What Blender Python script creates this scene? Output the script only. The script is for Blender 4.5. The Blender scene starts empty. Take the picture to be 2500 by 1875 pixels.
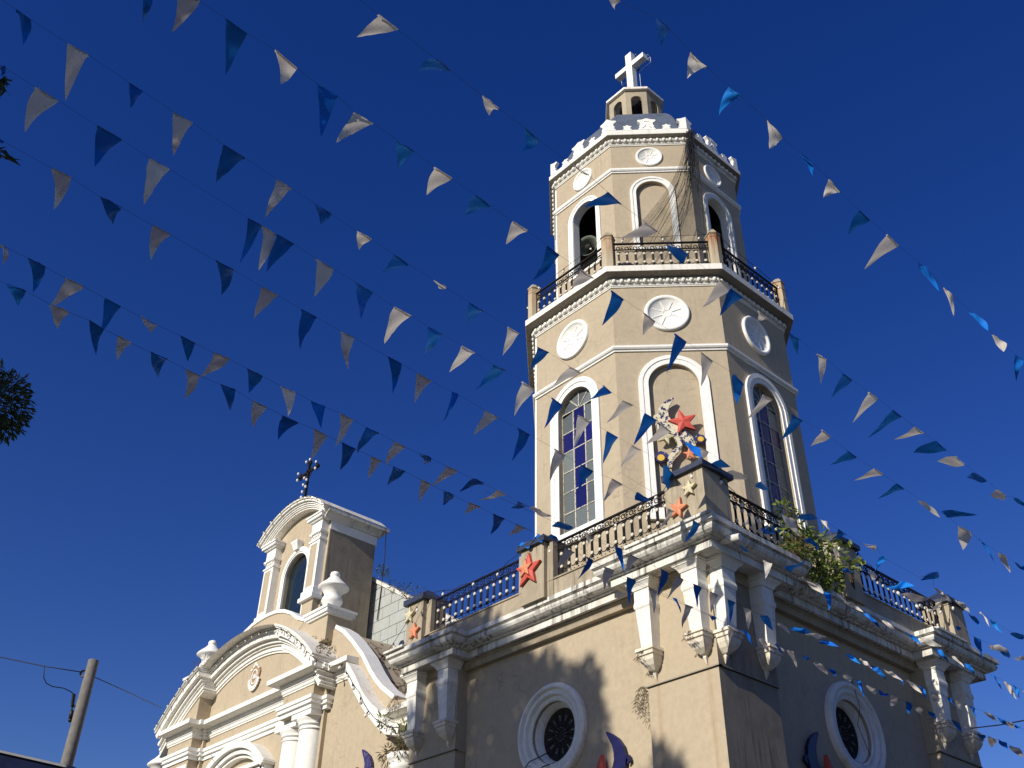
import bpy, bmesh, math, random
from math import sin, cos, pi, radians, sqrt, atan2, hypot
from mathutils import Vector, Matrix
from mathutils.geometry import tessellate_polygon
random.seed(7)
SC = bpy.context.scene
COL = SC.collection

# ------------------------------------------------------------------ camera
CF, CYAW, CPITCH, CROLL = 2472.1324, -0.8478, 0.6202, 0.0173
CAM = Vector((9.824, -13.5777, 1.6))
_fw = Vector((sin(CYAW)*cos(CPITCH), cos(CYAW)*cos(CPITCH), sin(CPITCH)))
_r = Vector((cos(CYAW), -sin(CYAW), 0)); _u = _r.cross(_fw)
_r2 = cos(CROLL)*_r + sin(CROLL)*_u; _u2 = -sin(CROLL)*_r + cos(CROLL)*_u
cd = bpy.data.cameras.new('camera'); cam = bpy.data.objects.new('camera', cd); COL.objects.link(cam)
cd.sensor_width = 36; cd.lens = 36*CF/2500; cd.clip_end = 3000; cd.clip_start = .05
cam.matrix_world = Matrix(((_r2.x, _u2.x, -_fw.x, CAM.x), (_r2.y, _u2.y, -_fw.y, CAM.y), (_r2.z, _u2.z, -_fw.z, CAM.z), (0, 0, 0, 1)))
SC.camera = cam
SC.render.resolution_x, SC.render.resolution_y = 1024, 768

# ------------------------------------------------------------------ sky, sun, exposure
SUN_EL, SUN_AZ = radians(26), radians(4.5)          # azimuth measured from -Y towards +X
SDIR = Vector((sin(SUN_AZ)*cos(SUN_EL), -cos(SUN_AZ)*cos(SUN_EL), sin(SUN_EL)))
world = bpy.data.worlds.new("World"); SC.world = world; world.use_nodes = True
nt = world.node_tree; nt.nodes.clear()
sky = nt.nodes.new('ShaderNodeTexSky'); sky.sky_type = 'NISHITA'; sky.sun_disc = False
sky.sun_elevation = SUN_EL; sky.sun_rotation = radians(180) - SUN_AZ
sky.altitude = 0; sky.air_density = 1.0; sky.dust_density = 0.25; sky.ozone_density = 3.0
gm = nt.nodes.new('ShaderNodeGamma'); gm.inputs['Gamma'].default_value = 1.0
hs = nt.nodes.new('ShaderNodeHueSaturation'); hs.inputs['Saturation'].default_value = 1.34; hs.inputs['Hue'].default_value = .528
bg = nt.nodes.new('ShaderNodeBackground'); bg.inputs['Strength'].default_value = 0.095
wo = nt.nodes.new('ShaderNodeOutputWorld')
nt.links.new(sky.outputs[0], hs.inputs['Color']); nt.links.new(hs.outputs[0], gm.inputs['Color'])
nt.links.new(gm.outputs[0], bg.inputs['Color']); nt.links.new(bg.outputs[0], wo.inputs[0])
sl = bpy.data.lights.new('sun', 'SUN'); sl.energy = 5.0; sl.angle = radians(.53); sl.color = (1, .93, .80)
so = bpy.data.objects.new('sun', sl); COL.objects.link(so)
so.rotation_euler = SDIR.to_track_quat('Z', 'Y').to_euler(); so.location = (0, -40, 40)
SC.view_settings.view_transform = 'Standard'; SC.view_settings.look = 'None'
SC.view_settings.exposure = 0.0; SC.view_settings.gamma = 1; SC.view_settings.use_curve_mapping = False
SC.cycles.use_denoising = True; SC.cycles.max_bounces = 6; SC.cycles.diffuse_bounces = 3
SC.cycles.sample_clamp_indirect = 4

# ------------------------------------------------------------------ materials
def _mat(name):
    m = bpy.data.materials.new(name); m.use_nodes = True
    t = m.node_tree; b = t.nodes['Principled BSDF']
    return m, t, b
def _noise(t, pos, scale, detail=4, rough=.6):
    n = t.nodes.new('ShaderNodeTexNoise'); n.inputs['Scale'].default_value = scale
    n.inputs['Detail'].default_value = detail; n.inputs['Roughness'].default_value = rough
    t.links.new(pos, n.inputs['Vector']); return n.outputs[0]
def _ramp(t, src, a, b, ca=(0, 0, 0, 1), cb=(1, 1, 1, 1)):
    r = t.nodes.new('ShaderNodeValToRGB'); r.color_ramp.elements[0].position = a; r.color_ramp.elements[1].position = b
    r.color_ramp.elements[0].color = ca; r.color_ramp.elements[1].color = cb
    t.links.new(src, r.inputs[0]); return r.outputs[0]
def _mix(t, fac, a, b, blend='MIX'):
    m = t.nodes.new('ShaderNodeMix'); m.data_type = 'RGBA'; m.blend_type = blend
    for key, v in ((0, fac), (6, a), (7, b)):
        if hasattr(v, 'links') or hasattr(v, 'is_linked'): t.links.new(v, m.inputs[key])
        elif key == 0: m.inputs[0].default_value = v
        else: m.inputs[key].default_value = (*v, 1) if len(v) == 3 else v
    return m.outputs[2]
def _math(t, op, a, b):
    m = t.nodes.new('ShaderNodeMath'); m.operation = op
    for i, v in enumerate((a, b)):
        if isinstance(v, (int, float)): m.inputs[i].default_value = v
        else: t.links.new(v, m.inputs[i])
    return m.outputs[0]
def _pos(t, sc=(1, 1, 1)):
    g = t.nodes.new('ShaderNodeNewGeometry'); mp = t.nodes.new('ShaderNodeMapping')
    mp.inputs['Scale'].default_value = sc; t.links.new(g.outputs['Position'], mp.inputs['Vector']); return mp.outputs[0]
def _bump(t, b, h, dist, strength=1.):
    bp = t.nodes.new('ShaderNodeBump'); bp.inputs['Distance'].default_value = dist; bp.inputs['Strength'].default_value = strength
    t.links.new(h, bp.inputs['Height']); t.links.new(bp.outputs[0], b.inputs['Normal'])

def weathered(name, base, stain, streak=(.45, .75), patch=(.5, .8), amount=.5, rough=.85, bump=.004, tint=None, patch_scale=1.3, crack=0):
    """painted render or plaster: soft patches, run-off streaks and a fine grain"""
    m, t, b = _mat(name)
    p = _pos(t); big = _ramp(t, _noise(t, p, patch_scale, 5), *patch)
    ps = _pos(t, (11, 11, .7)); st = _ramp(t, _noise(t, ps, 1.0, 5, .65), *streak)
    gate = _ramp(t, _noise(t, _pos(t, (1.1, 1.1, .7)), .9, 3), .38, .62)
    ss = _math(t, 'MULTIPLY', st, gate)
    f = _math(t, 'MAXIMUM', _math(t, 'MULTIPLY', big, .55), ss)
    f = _math(t, 'MULTIPLY', f, amount)
    col = _mix(t, f, base, stain)
    mot = _ramp(t, _noise(t, p, 9, 6, .7), .3, .7, (.90, .90, .90, 1), (1.06, 1.06, 1.06, 1))
    col = _mix(t, 1.0, col, mot, 'MULTIPLY')
    if tint:
        g2 = _ramp(t, _noise(t, _pos(t, (3, 3, .35)), 1.2, 3), .60, .74)
        col = _mix(t, _math(t, 'MULTIPLY', g2, .45), col, tint)
    if crack:
        vo = t.nodes.new('ShaderNodeTexVoronoi'); vo.feature = 'DISTANCE_TO_EDGE'; vo.inputs['Scale'].default_value = .62
        wv = t.nodes.new('ShaderNodeVectorMath'); wv.operation = 'ADD'; nz = t.nodes.new('ShaderNodeTexNoise'); nz.inputs['Scale'].default_value = 2.5
        t.links.new(p, nz.inputs['Vector']); t.links.new(p, wv.inputs[0]); t.links.new(nz.outputs[1], wv.inputs[1]); t.links.new(wv.outputs[0], vo.inputs['Vector'])
        ck = _ramp(t, vo.outputs[0], .002, .006, (1, 1, 1, 1), (0, 0, 0, 1)); cg = _ramp(t, _noise(t, p, .5, 2), .52, .60)
        col = _mix(t, _math(t, 'MULTIPLY', _math(t, 'MULTIPLY', ck, cg), crack), col, (.12, .10, .075))
    t.links.new(col, b.inputs['Base Color']); b.inputs['Roughness'].default_value = rough
    b.inputs['Specular IOR Level'].default_value = .25
    hgt = _math(t, 'ADD', _noise(t, p, 60, 4), _math(t, 'MULTIPLY', _noise(t, p, 4, 3), .8))
    _bump(t, b, hgt, bump, .8)
    return m
def plain(name, col, rough=.6, metal=0, var=.12, spec=.4, scale=20, bump=0.0, coat=0):
    m, t, b = _mat(name); p = _pos(t)
    k = _ramp(t, _noise(t, p, scale, 5), .3, .7, (1-var, 1-var, 1-var, 1), (1+var, 1+var, 1+var, 1))
    t.links.new(_mix(t, 1.0, col, k, 'MULTIPLY'), b.inputs['Base Color'])
    b.inputs['Roughness'].default_value = rough; b.inputs['Metallic'].default_value = metal
    b.inputs['Specular IOR Level'].default_value = spec
    if coat: b.inputs['Coat Weight'].default_value = coat
    if bump: _bump(t, b, _noise(t, p, scale*2, 5), bump)
    return m
def flaky(name, col, under, th=(.47, .53), scale=16, rough=.6):
    m, t, b = _mat(name); f = _ramp(t, _noise(t, _pos(t), scale, 4, .65), *th)
    t.links.new(_mix(t, f, col, under), b.inputs['Base Color']); b.inputs['Roughness'].default_value = rough
    _bump(t, b, f, .004); return m

M = {}
M['stucco'] = weathered('tan stucco', (.46, .383, .275), (.23, .195, .15), streak=(.50, .76), patch=(.46, .82), amount=.46, crack=.5)
def pier_mat():
    m = weathered('pier stucco with rust runs', (.46, .383, .275), (.24, .20, .145), streak=(.55, .8), patch=(.5, .85), amount=.35)
    t = m.node_tree; b = t.nodes['Principled BSDF']; src = b.inputs['Base Color'].links[0].from_socket
    sx = t.nodes.new('ShaderNodeSeparateXYZ'); t.links.new(_pos(t), sx.inputs[0])
    wob = _math(t, 'MULTIPLY', _math(t, 'SUBTRACT', _noise(t, _pos(t, (0, 0, 1.5)), 1.0, 2), .5), .10); tot = None
    for x0 in (-1.03, -2.22):
        d = _math(t, 'ABSOLUTE', _math(t, 'ADD', _math(t, 'ADD', sx.outputs[0], -x0), wob), 0)
        f = _ramp(t, d, .012, .075, (1, 1, 1, 1), (0, 0, 0, 1)); tot = f if tot is None else _math(t, 'MAXIMUM', tot, f)
    zf = _ramp(t, _math(t, 'MULTIPLY', sx.outputs[2], .1), .815, .835, (1, 1, 1, 1), (0, 0, 0, 1))
    n = _ramp(t, _noise(t, _pos(t, (20, 20, 1)), 1.5, 3), .3, .6)
    f = _math(t, 'MULTIPLY', _math(t, 'MULTIPLY', tot, zf), _math(t, 'MULTIPLY', n, .38))
    t.links.new(_mix(t, f, src, (.30, .17, .06)), b.inputs['Base Color']); return m
M['pier'] = pier_mat()
M['stucco_dirty'] = weathered('stained tan stucco', (.44, .375, .275), (.10, .085, .065), streak=(.42, .66), patch=(.42, .68), amount=.62)
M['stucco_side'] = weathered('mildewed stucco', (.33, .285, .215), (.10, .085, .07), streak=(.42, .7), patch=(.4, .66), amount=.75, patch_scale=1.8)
M['white'] = weathered('white trim paint', (.86, .85, .81), (.52, .48, .40), streak=(.58, .85), patch=(.6, .95), amount=.28, bump=.002)
M['white_dirty'] = weathered('soiled white trim paint', (.82, .80, .74), (.20, .17, .13), streak=(.54, .70), patch=(.56, .85), amount=.50, bump=.003, tint=(.52, .34, .16))
M['white_stain'] = weathered('rust stained drop paint', (.78, .72, .60), (.26, .15, .07), streak=(.46, .62), patch=(.50, .78), amount=.7, bump=.003, patch_scale=4)
M['white_grime'] = weathered('grimy cornice paint', (.78, .76, .70), (.07, .06, .05), streak=(.46, .60), patch=(.48, .72), amount=.85, bump=.004, tint=(.36, .26, .14))
M['slab_under'] = weathered('tan grey slab underside', (.30, .27, .22), (.10, .09, .075), amount=.6)  # darker tan grey than the white slab edges
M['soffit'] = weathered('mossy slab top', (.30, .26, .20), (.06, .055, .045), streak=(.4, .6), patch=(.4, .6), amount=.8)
M['slate'] = plain('blue grey roof coating', (.10, .12, .165), .55, var=.25, scale=4, bump=.003)
M['post_cap'] = plain('dark blue post cap', (.035, .045, .08), .45, var=.35, scale=6)
M['iron'] = plain('black wrought iron', (.009, .008, .008), .65, metal=0, var=.4, scale=30, spec=.2)
M['blue_iron'] = plain('dark blue iron', (.006, .008, .032), .55, metal=0, var=.3, scale=30, spec=.25)
M['rosette'] = plain('cream rosette paint', (.62, .58, .49), .6, var=.15, scale=40)
M['dark'] = plain('dark interior', (.02, .018, .016), .9)
M['glass_grey'] = plain('ribbed grey glass', (.125, .15, .155), .28, var=.22, scale=70, spec=.6, bump=.004)
M['glass_blue'] = plain('cobalt glass', (.006, .007, .10), .25, var=.25, scale=70, spec=.6, bump=.003)
M['came'] = flaky('flaking window bars', (.60, .56, .48), (.06, .05, .04), (.50, .62), 30)
M['mirror_glass'] = plain('dark niche glass', (.012, .02, .024), .07, var=.3, scale=5, spec=.8)
M['rust'] = weathered('rust stained post', (.50, .39, .25), (.26, .07, .02), streak=(.40, .56), patch=(.52, .8), amount=.95)
M['red'] = plain('faded red paint', (.56, .085, .06), .6, var=.16, scale=9)
M['orange'] = plain('salmon paint', (.66, .24, .12), .6, var=.12, scale=12)
M['cream_flake'] = flaky('flaking cream paint', (.62, .56, .36), (.12, .10, .08), (.60, .66), 22)
M['moon_flake'] = flaky('flaking blue and cream paint', (.66, .60, .44), (.022, .018, .11), (.52, .55), 9)
M['navy_flake'] = flaky('flaking navy paint', (.022, .018, .12), (.50, .46, .36), (.60, .64), 20)
M['navy'] = plain('glossy navy paint', (.008, .008, .06), .4, var=.3, scale=8)
M['yellow'] = plain('yellow paint', (.74, .46, .06), .6, var=.2, scale=30)
M['bulb'] = plain('frosted bulb', (.75, .74, .68), .25, var=.05)
M['socket'] = plain('black lamp socket', (.015, .015, .015), .5)
M['wire'] = plain('black cable', (.012, .012, .013), .6)
M['cord'] = plain('grey nylon cord', (.10, .10, .11), .7)
M['concrete'] = plain('spun concrete', (.17, .16, .145), .85, var=.2, scale=8, bump=.004)
M['grey_block'] = weathered('pale grey painted block', (.42, .44, .42), (.22, .22, .20), amount=.4)
M['house_a'] = weathered('weathered grey house wall', (.20, .19, .17), (.08, .075, .07))
M['house_b'] = weathered('faded green house wall', (.14, .17, .14), (.06, .065, .055))
M['house_c'] = weathered('brown house wall', (.19, .14, .10), (.08, .06, .05))
M['asphalt'] = plain('asphalt', (.045, .045, .045), .9, var=.3, scale=40, bump=.006)
M['paving'] = plain('plaza paving', (.085, .08, .075), .9, var=.2, scale=6)
M['terracotta'] = plain('mustard lichen', (.40, .20, .04), .9)
M['tin_roof'] = plain('dark blue tin roof', (.008, .012, .035), .95, var=.3, scale=3, spec=.05)
M['bark'] = plain('tree bark', (.10, .075, .05), .95, var=.4, scale=8, bump=.01)
M['twig'] = plain('dry brown twig', (.11, .07, .04), .9, var=.4, scale=30)
M['plaque'] = plain('terracotta plaque ground', (.36, .23, .14), .8, var=.1)
M['horn'] = plain('grey green horn paint', (.14, .16, .13), .5, var=.2, scale=15)
m_ = M['rust']; t_ = m_.node_tree; b_ = t_.nodes['Principled BSDF']; s_ = b_.inputs['Base Color'].links[0].from_socket
sx_ = t_.nodes.new('ShaderNodeSeparateXYZ'); t_.links.new(_pos(t_), sx_.inputs[0])
zz_ = _math(t_, 'ADD', _math(t_, 'MULTIPLY', _math(t_, 'SUBTRACT', sx_.outputs[2], 20.1), 1.0), _math(t_, 'MULTIPLY', _math(t_, 'SUBTRACT', _noise(t_, _pos(t_, (9, 9, .5)), 1, 2), .5), 1.1))
t_.links.new(_mix(t_, _ramp(t_, zz_, .15, .75), (.46, .39, .28), s_), b_.inputs['Base Color'])
for k_ in ('glass_grey', 'glass_blue'):
    t_ = M[k_].node_tree; b_ = t_.nodes['Principled BSDF']; s_ = b_.inputs['Base Color'].links[0].from_socket
    oi_ = t_.nodes.new('ShaderNodeObjectInfo'); r_ = _ramp(t_, oi_.outputs['Random'], 0, 1, (.6, .6, .62, 1), (1.35, 1.3, 1.25, 1))
    t_.links.new(_mix(t_, 1.0, s_, r_, 'MULTIPLY'), b_.inputs['Base Color'])
def leafmat(name, c1, c2, trans=.25):
    m, t, b = _mat(name); oi = t.nodes.new('ShaderNodeNewGeometry')
    col = _mix(t, oi.outputs['Random Per Island'], c1, c2)
    t.links.new(col, b.inputs['Base Color']); b.inputs['Roughness'].default_value = .5
    tr = t.nodes.new('ShaderNodeBsdfTranslucent'); t.links.new(col, tr.inputs[0])
    mx = t.nodes.new('ShaderNodeMixShader'); mx.inputs[0].default_value = trans
    t.links.new(b.outputs[0], mx.inputs[1]); t.links.new(tr.outputs[0], mx.inputs[2])
    t.links.new(mx.outputs[0], t.nodes['Material Output'].inputs[0]); return m
M['leaf'] = leafmat('mango leaf', (.035, .06, .018), (.07, .10, .03))
M['leaf_bright'] = leafmat('shrub leaf', (.07, .115, .018), (.22, .27, .05), .35)
M['fern'] = leafmat('wilting fern', (.08, .10, .03), (.14, .08, .035))
def clothmat(name, c, trans, c2, rough=.55):
    m, t, b = _mat(name); p = _pos(t)
    oi = t.nodes.new('ShaderNodeObjectInfo')
    col = _mix(t, oi.outputs['Random'], c, c2)
    t.links.new(col, b.inputs['Base Color']); b.inputs['Roughness'].default_value = rough
    b.inputs['Specular IOR Level'].default_value = .15
    tr = t.nodes.new('ShaderNodeBsdfTranslucent'); t.links.new(col, tr.inputs[0])
    mx = t.nodes.new('ShaderNodeMixShader'); mx.inputs[0].default_value = trans
    t.links.new(b.outputs[0], mx.inputs[1]); t.links.new(tr.outputs[0], mx.inputs[2])
    t.links.new(mx.outputs[0], t.nodes['Material Output'].inputs[0]); return m
M['flag_white'] = clothmat('white plastic pennant', (.82, .76, .68), .32, (.72, .66, .58))
M['flag_blue'] = clothmat('blue plastic pennant', (.009, .15, .62), .14, (.016, .23, .74))

# ------------------------------------------------------------------ mesh helpers
class MB:
    def __init__(s): s.v = []; s.f = []; s.m = []; s.cur = 0; s.smooth = []
    def V(s, p): s.v.append(tuple(p)); return len(s.v)-1
    def F(s, idx, sm=False): s.f.append(tuple(idx)); s.m.append(s.cur); s.smooth.append(sm)
    def quad(s, a, b, c, d): s.F([s.V(a), s.V(b), s.V(c), s.V(d)])
    def poly(s, pts): s.F([s.V(p) for p in pts])
    def box(s, x0, x1, y0, y1, z0, z1):
        c = [s.V((x, y, z)) for z in (z0, z1) for y in (y0, y1) for x in (x0, x1)]
        for f in ((0, 2, 3, 1), (4, 5, 7, 6), (0, 1, 5, 4), (2, 6, 7, 3), (0, 4, 6, 2), (1, 3, 7, 5)): s.F([c[i] for i in f])
    def fbox(s, fr, u0, u1, v0, v1, z0, z1):
        c = [s.V(fr(u, v, z)) for z in (z0, z1) for v in (v0, v1) for u in (u0, u1)]
        for f in ((0, 1, 3, 2), (4, 6, 7, 5), (0, 4, 5, 1), (2, 3, 7, 6), (0, 2, 6, 4), (1, 5, 7, 3)): s.F([c[i] for i in f])
    def prism(s, fr, pts, v0, v1, holes=(), back=True):
        loops = [list(pts)]+[list(h) for h in holes]
        tess = tessellate_polygon([[Vector((p[0], p[1], 0)) for p in l] for l in loops])
        flat = [p for l in loops for p in l]
        a = [s.V(fr(p[0], v1, p[1])) for p in flat]
        for t in tess: s.F([a[i] for i in t])
        b = [s.V(fr(p[0], v0, p[1])) for p in flat]
        if back:
            for t in tess: s.F([b[i] for i in reversed(t)])
        k = 0
        for l in loops:
            n = len(l)
            for i in range(n):
                j = (i+1) % n; s.F([a[k+i], a[k+j], b[k+j], b[k+i]])
            k += n
    def ring(s, fr, out, inn, v0, v1, closed=True):
        n = len(out); o1 = [s.V(fr(p[0], v1, p[1])) for p in out]; i1 = [s.V(fr(p[0], v1, p[1])) for p in inn]
        o0 = [s.V(fr(p[0], v0, p[1])) for p in out]; i0 = [s.V(fr(p[0], v0, p[1])) for p in inn]
        for i in range(n if closed else n-1):
            j = (i+1) % n
            s.F([o1[i], o1[j], i1[j], i1[i]]); s.F([o0[i], o0[j], o1[j], o1[i]]); s.F([i1[i], i1[j], i0[j], i0[i]])
        if not closed:
            for k in (0, n-1): s.F([o0[k], o1[k], i1[k], i0[k]])
    def grid(s, rows, sm=False, closed=False):
        ids = [[s.V(p) for p in r] for r in rows]
        for a, b in zip(ids[:-1], ids[1:]):
            n = len(a)
            for i in range(n if closed else n-1):
                j = (i+1) % n; s.F([a[i], a[j], b[j], b[i]], sm)
        return ids
    def sweep(s, prof, path, closed=True, sm=False, caps=True):
        n = len(path); off = []
        for i in range(n):
            p = Vector(path[i]); a = Vector(path[i-1]) if (closed or i > 0) else None
            c = Vector(path[(i+1) % n]) if (closed or i < n-1) else None
            def nrm(q, r): d = (r-q).normalized(); return Vector((d.y, -d.x))
            if a is None: off.append(nrm(p, c)); continue
            if c is None: off.append(nrm(a, p)); continue
            n1, n2 = nrm(a, p), nrm(p, c); m = (n1+n2); off.append(m/max(.25, (m.dot(n1))))
        rows = [[(path[i][0]+off[i].x*o, path[i][1]+off[i].y*o, z) for (o, z) in prof] for i in range(n)]
        if closed: rows.append(rows[0])
        ids = s.grid(rows, sm)
        if caps and not closed: s.F(ids[0]); s.F(list(reversed(ids[-1])))
    def revolve(s, fr, u0, z0, prof, n=40, sm=True, cap=False):
        rows = [[fr(u0+r*cos(2*pi*i/n), v, z0+r*sin(2*pi*i/n)) for i in range(n)] for r, v in prof]
        ids = s.grid(rows, sm, closed=True)
        if cap: s.F(ids[-1])
    def lathe(s, x, y, prof, n=24, sm=True, cap=True):
        rows = [[(x+r*cos(2*pi*i/n), y+r*sin(2*pi*i/n), z) for i in range(n)] for r, z in prof]
        ids = s.grid(rows, sm, closed=True)
        if cap: s.F(ids[-1]); s.F(list(reversed(ids[0])))
    def tube(s, pts, r, n=6, r2=None, sm=True):
        rows = []; N = len(pts); pts = [Vector(p) for p in pts]; ref = None
        for i, p in enumerate(pts):
            d = (pts[min(i+1, N-1)]-pts[max(i-1, 0)]).normalized()
            if ref is None: ref = Vector((0, 0, 1)) if abs(d.z) < .9 else Vector((1, 0, 0))
            a = d.cross(ref).normalized(); b = d.cross(a); ref = ref if abs(d.dot(ref)) < .95 else a
            rr = r if r2 is None else r+(r2-r)*i/max(1, N-1)
            rows.append([p+rr*(cos(2*pi*k/n)*a+sin(2*pi*k/n)*b) for k in range(n)])
        ids = s.grid(rows, sm, closed=True); s.F(ids[-1]); s.F(list(reversed(ids[0])))
    def loft(s, fr, secs):
        """secs: (z, half width, out, u)  rectangular sections standing out from a wall"""
        rows = [[fr(u-w, -.06, z), fr(u-w, o, z), fr(u+w, o, z), fr(u+w, -.06, z)] for z, w, o, u in secs]
        ids = s.grid(rows); s.F(ids[0]); s.F(list(reversed(ids[-1])))
    def ball(s, c, r, n=8, sc=(1, 1, 1)):
        rows = []
        for j in range(n//2+1):
            th = pi*j/(n//2)
            rows.append([(c[0]+r*sc[0]*max(sin(th), .01)*cos(2*pi*i/n), c[1]+r*sc[1]*max(sin(th), .01)*sin(2*pi*i/n), c[2]+r*sc[2]*cos(th)) for i in range(n)])
        s.grid(rows, True, closed=True)
    def mesh(s, name, mats, fix=True):
        me = bpy.data.meshes.new(name); me.from_pydata(s.v, [], s.f)
        for m in (mats if isinstance(mats, (list, tuple)) else [mats]): me.materials.append(M[m] if isinstance(m, str) else m)
        me.polygons.foreach_set('material_index', s.m); me.polygons.foreach_set('use_smooth', s.smooth)
        if fix:
            b = bmesh.new(); b.from_mesh(me); bmesh.ops.remove_doubles(b, verts=b.verts, dist=1e-5)
            bmesh.ops.recalc_face_normals(b, faces=b.faces); b.to_mesh(me); b.free()
        me.update(); return me

def thing(name, label, cat, loc=(0, 0, 0), group=None):
    o = bpy.data.objects.new(name, None); COL.objects.link(o); o.location = loc; o.empty_display_size = .2
    o['label'] = label; o['category'] = cat
    if group: o['group'] = group
    return o
def wpos(o):
    v = Vector((0, 0, 0))
    while o: v += o.location; o = o.parent
    return v
def put(name, me, parent=None, mat=None, label=None):
    """link a mesh (world coordinates) or, with mat, a shared mesh at a transform; parents are never rotated"""
    o = bpy.data.objects.new(name, me); COL.objects.link(o)
    w = wpos(parent) if parent else Vector((0, 0, 0)); o.parent = parent
    if mat is None: o.location = -w
    else: o.matrix_local = Matrix.Translation(-w) @ mat
    if label: o['label'] = label
    return o
def part(name, mb, mats, parent, label=None): return put(name, mb.mesh(name, mats), parent, None, label)
def tag(o, label, cat, group=None, kind=None):
    if label: o['label'] = label
    if cat: o['category'] = cat
    if group: o['group'] = group
    if kind: o['kind'] = kind
    return o
def frame(o, ud, nd):
    o, ud, nd = Vector(o), Vector(ud), Vector(nd)
    def fr(u, v, z): q = o+ud*u+nd*v; return Vector((q.x, q.y, o.z+z))
    fr.o, fr.u, fr.n = o, ud, nd
    return fr
def fmat(fr, u, v, z):
    p = fr(u, v, z)
    return Matrix(((fr.u.x, -fr.n.x, 0, p.x), (fr.u.y, -fr.n.y, 0, p.y), (0, 0, 1, p.z), (0, 0, 0, 1)))
FR = lambda y: frame((0, y, 0), (1, 0, 0), (0, -1, 0))            # plane facing the street, u = x
SD = lambda x: frame((x, 0, 0), (0, 1, 0), (1, 0, 0))             # plane facing +X, u = y
def arch(u, hw, zb, zs, n=20):
    return [(u-hw, zb), (u+hw, zb)]+[(u+hw*cos(pi*i/n), zs+hw*sin(pi*i/n)) for i in range(n+1)]
def circ(u, z, r, n=40): return [(u+r*cos(2*pi*i/n), z+r*sin(2*pi*i/n)) for i in range(n)]
def rect(u0, u1, z0, z1): return [(u0, z0), (u1, z0), (u1, z1), (u0, z1)]
# ================================================================== BELL TOWER
TCX, TCY, TR = -5.193, 5.277, 0.4232
TW = thing('bell_tower', 'tan and white octagonal bell tower with two balconies on a square base', 'bell tower', (TCX, TCY, 0))
def octp(a):
    k = TR*a
    return [(TCX-k, TCY-a), (TCX+k, TCY-a), (TCX+a, TCY-k), (TCX+a, TCY+k), (TCX+k, TCY+a), (TCX-k, TCY+a), (TCX-a, TCY+k), (TCX-a, TCY-k)]
def face(i, a):
    th = i*pi/4; n = Vector((sin(th), -cos(th), 0)); u = Vector((cos(th), sin(th), 0))
    d = a if i % 2 == 0 else a*(1+TR)/sqrt(2)
    return frame(Vector((TCX, TCY, 0))+n*d, u, n)
def hwid(i, a): return TR*a if i % 2 == 0 else a*(1-TR)/sqrt(2)

# ---- square base -------------------------------------------------
BX0, BX1, BY0, BY1 = -9.85, -.78, .78, 10.24
RC = .30
mb = MB()
zt = 10.6
WX, WZ, WR = -5.32, 7.88, .62
SY, SZ = 5.46, 7.92
fy = BY0+RC; fx = BX1-RC
mb.prism(FR(fy), rect(-8.15, -2.5, 0, zt), -.45, 0, [circ(WX, WZ, WR)])
mb.prism(SD(fx), rect(2.56, 8.41, 0, zt), -.45, 0, [circ(SY, SZ, WR)])
mb.quad((-9.85, 10.24, 0), (-9.85, .9, 0), (-9.85, .9, zt), (-9.85, 10.24, zt))
mb.quad((-9.85, 10.24, 0), (-.9, 10.24, 0), (-.9, 10.24, zt), (-9.85, 10.24, zt))
part('wall', mb, 'stucco', TW)
def pilaster(x0, x1, y0, y1):
    m = MB(); m.box(x0, x1, y0, y1, 8.03, zt)
    e = .028; m.box(x0+e, x1-e, y0+e, y1-e, 0, 8.032)
    return part('pilaster', m, 'stucco', TW)
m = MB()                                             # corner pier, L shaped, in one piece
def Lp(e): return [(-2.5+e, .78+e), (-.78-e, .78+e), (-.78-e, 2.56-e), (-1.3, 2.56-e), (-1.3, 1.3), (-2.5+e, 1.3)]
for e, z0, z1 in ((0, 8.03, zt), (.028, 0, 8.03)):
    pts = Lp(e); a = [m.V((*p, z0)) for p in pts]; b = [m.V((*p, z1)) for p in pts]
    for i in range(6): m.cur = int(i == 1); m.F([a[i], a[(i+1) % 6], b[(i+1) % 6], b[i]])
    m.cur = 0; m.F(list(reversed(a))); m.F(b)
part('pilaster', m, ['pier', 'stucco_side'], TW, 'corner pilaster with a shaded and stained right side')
pilaster(-9.85, -8.15, .78, 1.3)
pilaster(-1.3, -.78, 8.41, 10.24)
for a, b in (((-2.5, .765), (-.765, .765)), ((-.765, .765), (-.765, 2.56)), ((-9.86, .765), (-8.15, .765)), ((-.765, 8.41), (-.765, 10.25))):
    m = MB()
    if a[0] == b[0]: m.box(a[0]-.1, a[0], a[1], b[1], 8.03, 8.052)
    else: m.box(a[0], b[0], a[1]+.001, a[1]+.1, 8.03, 8.052)
    part('drip_ledge', m, 'slab_under', TW)

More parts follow.
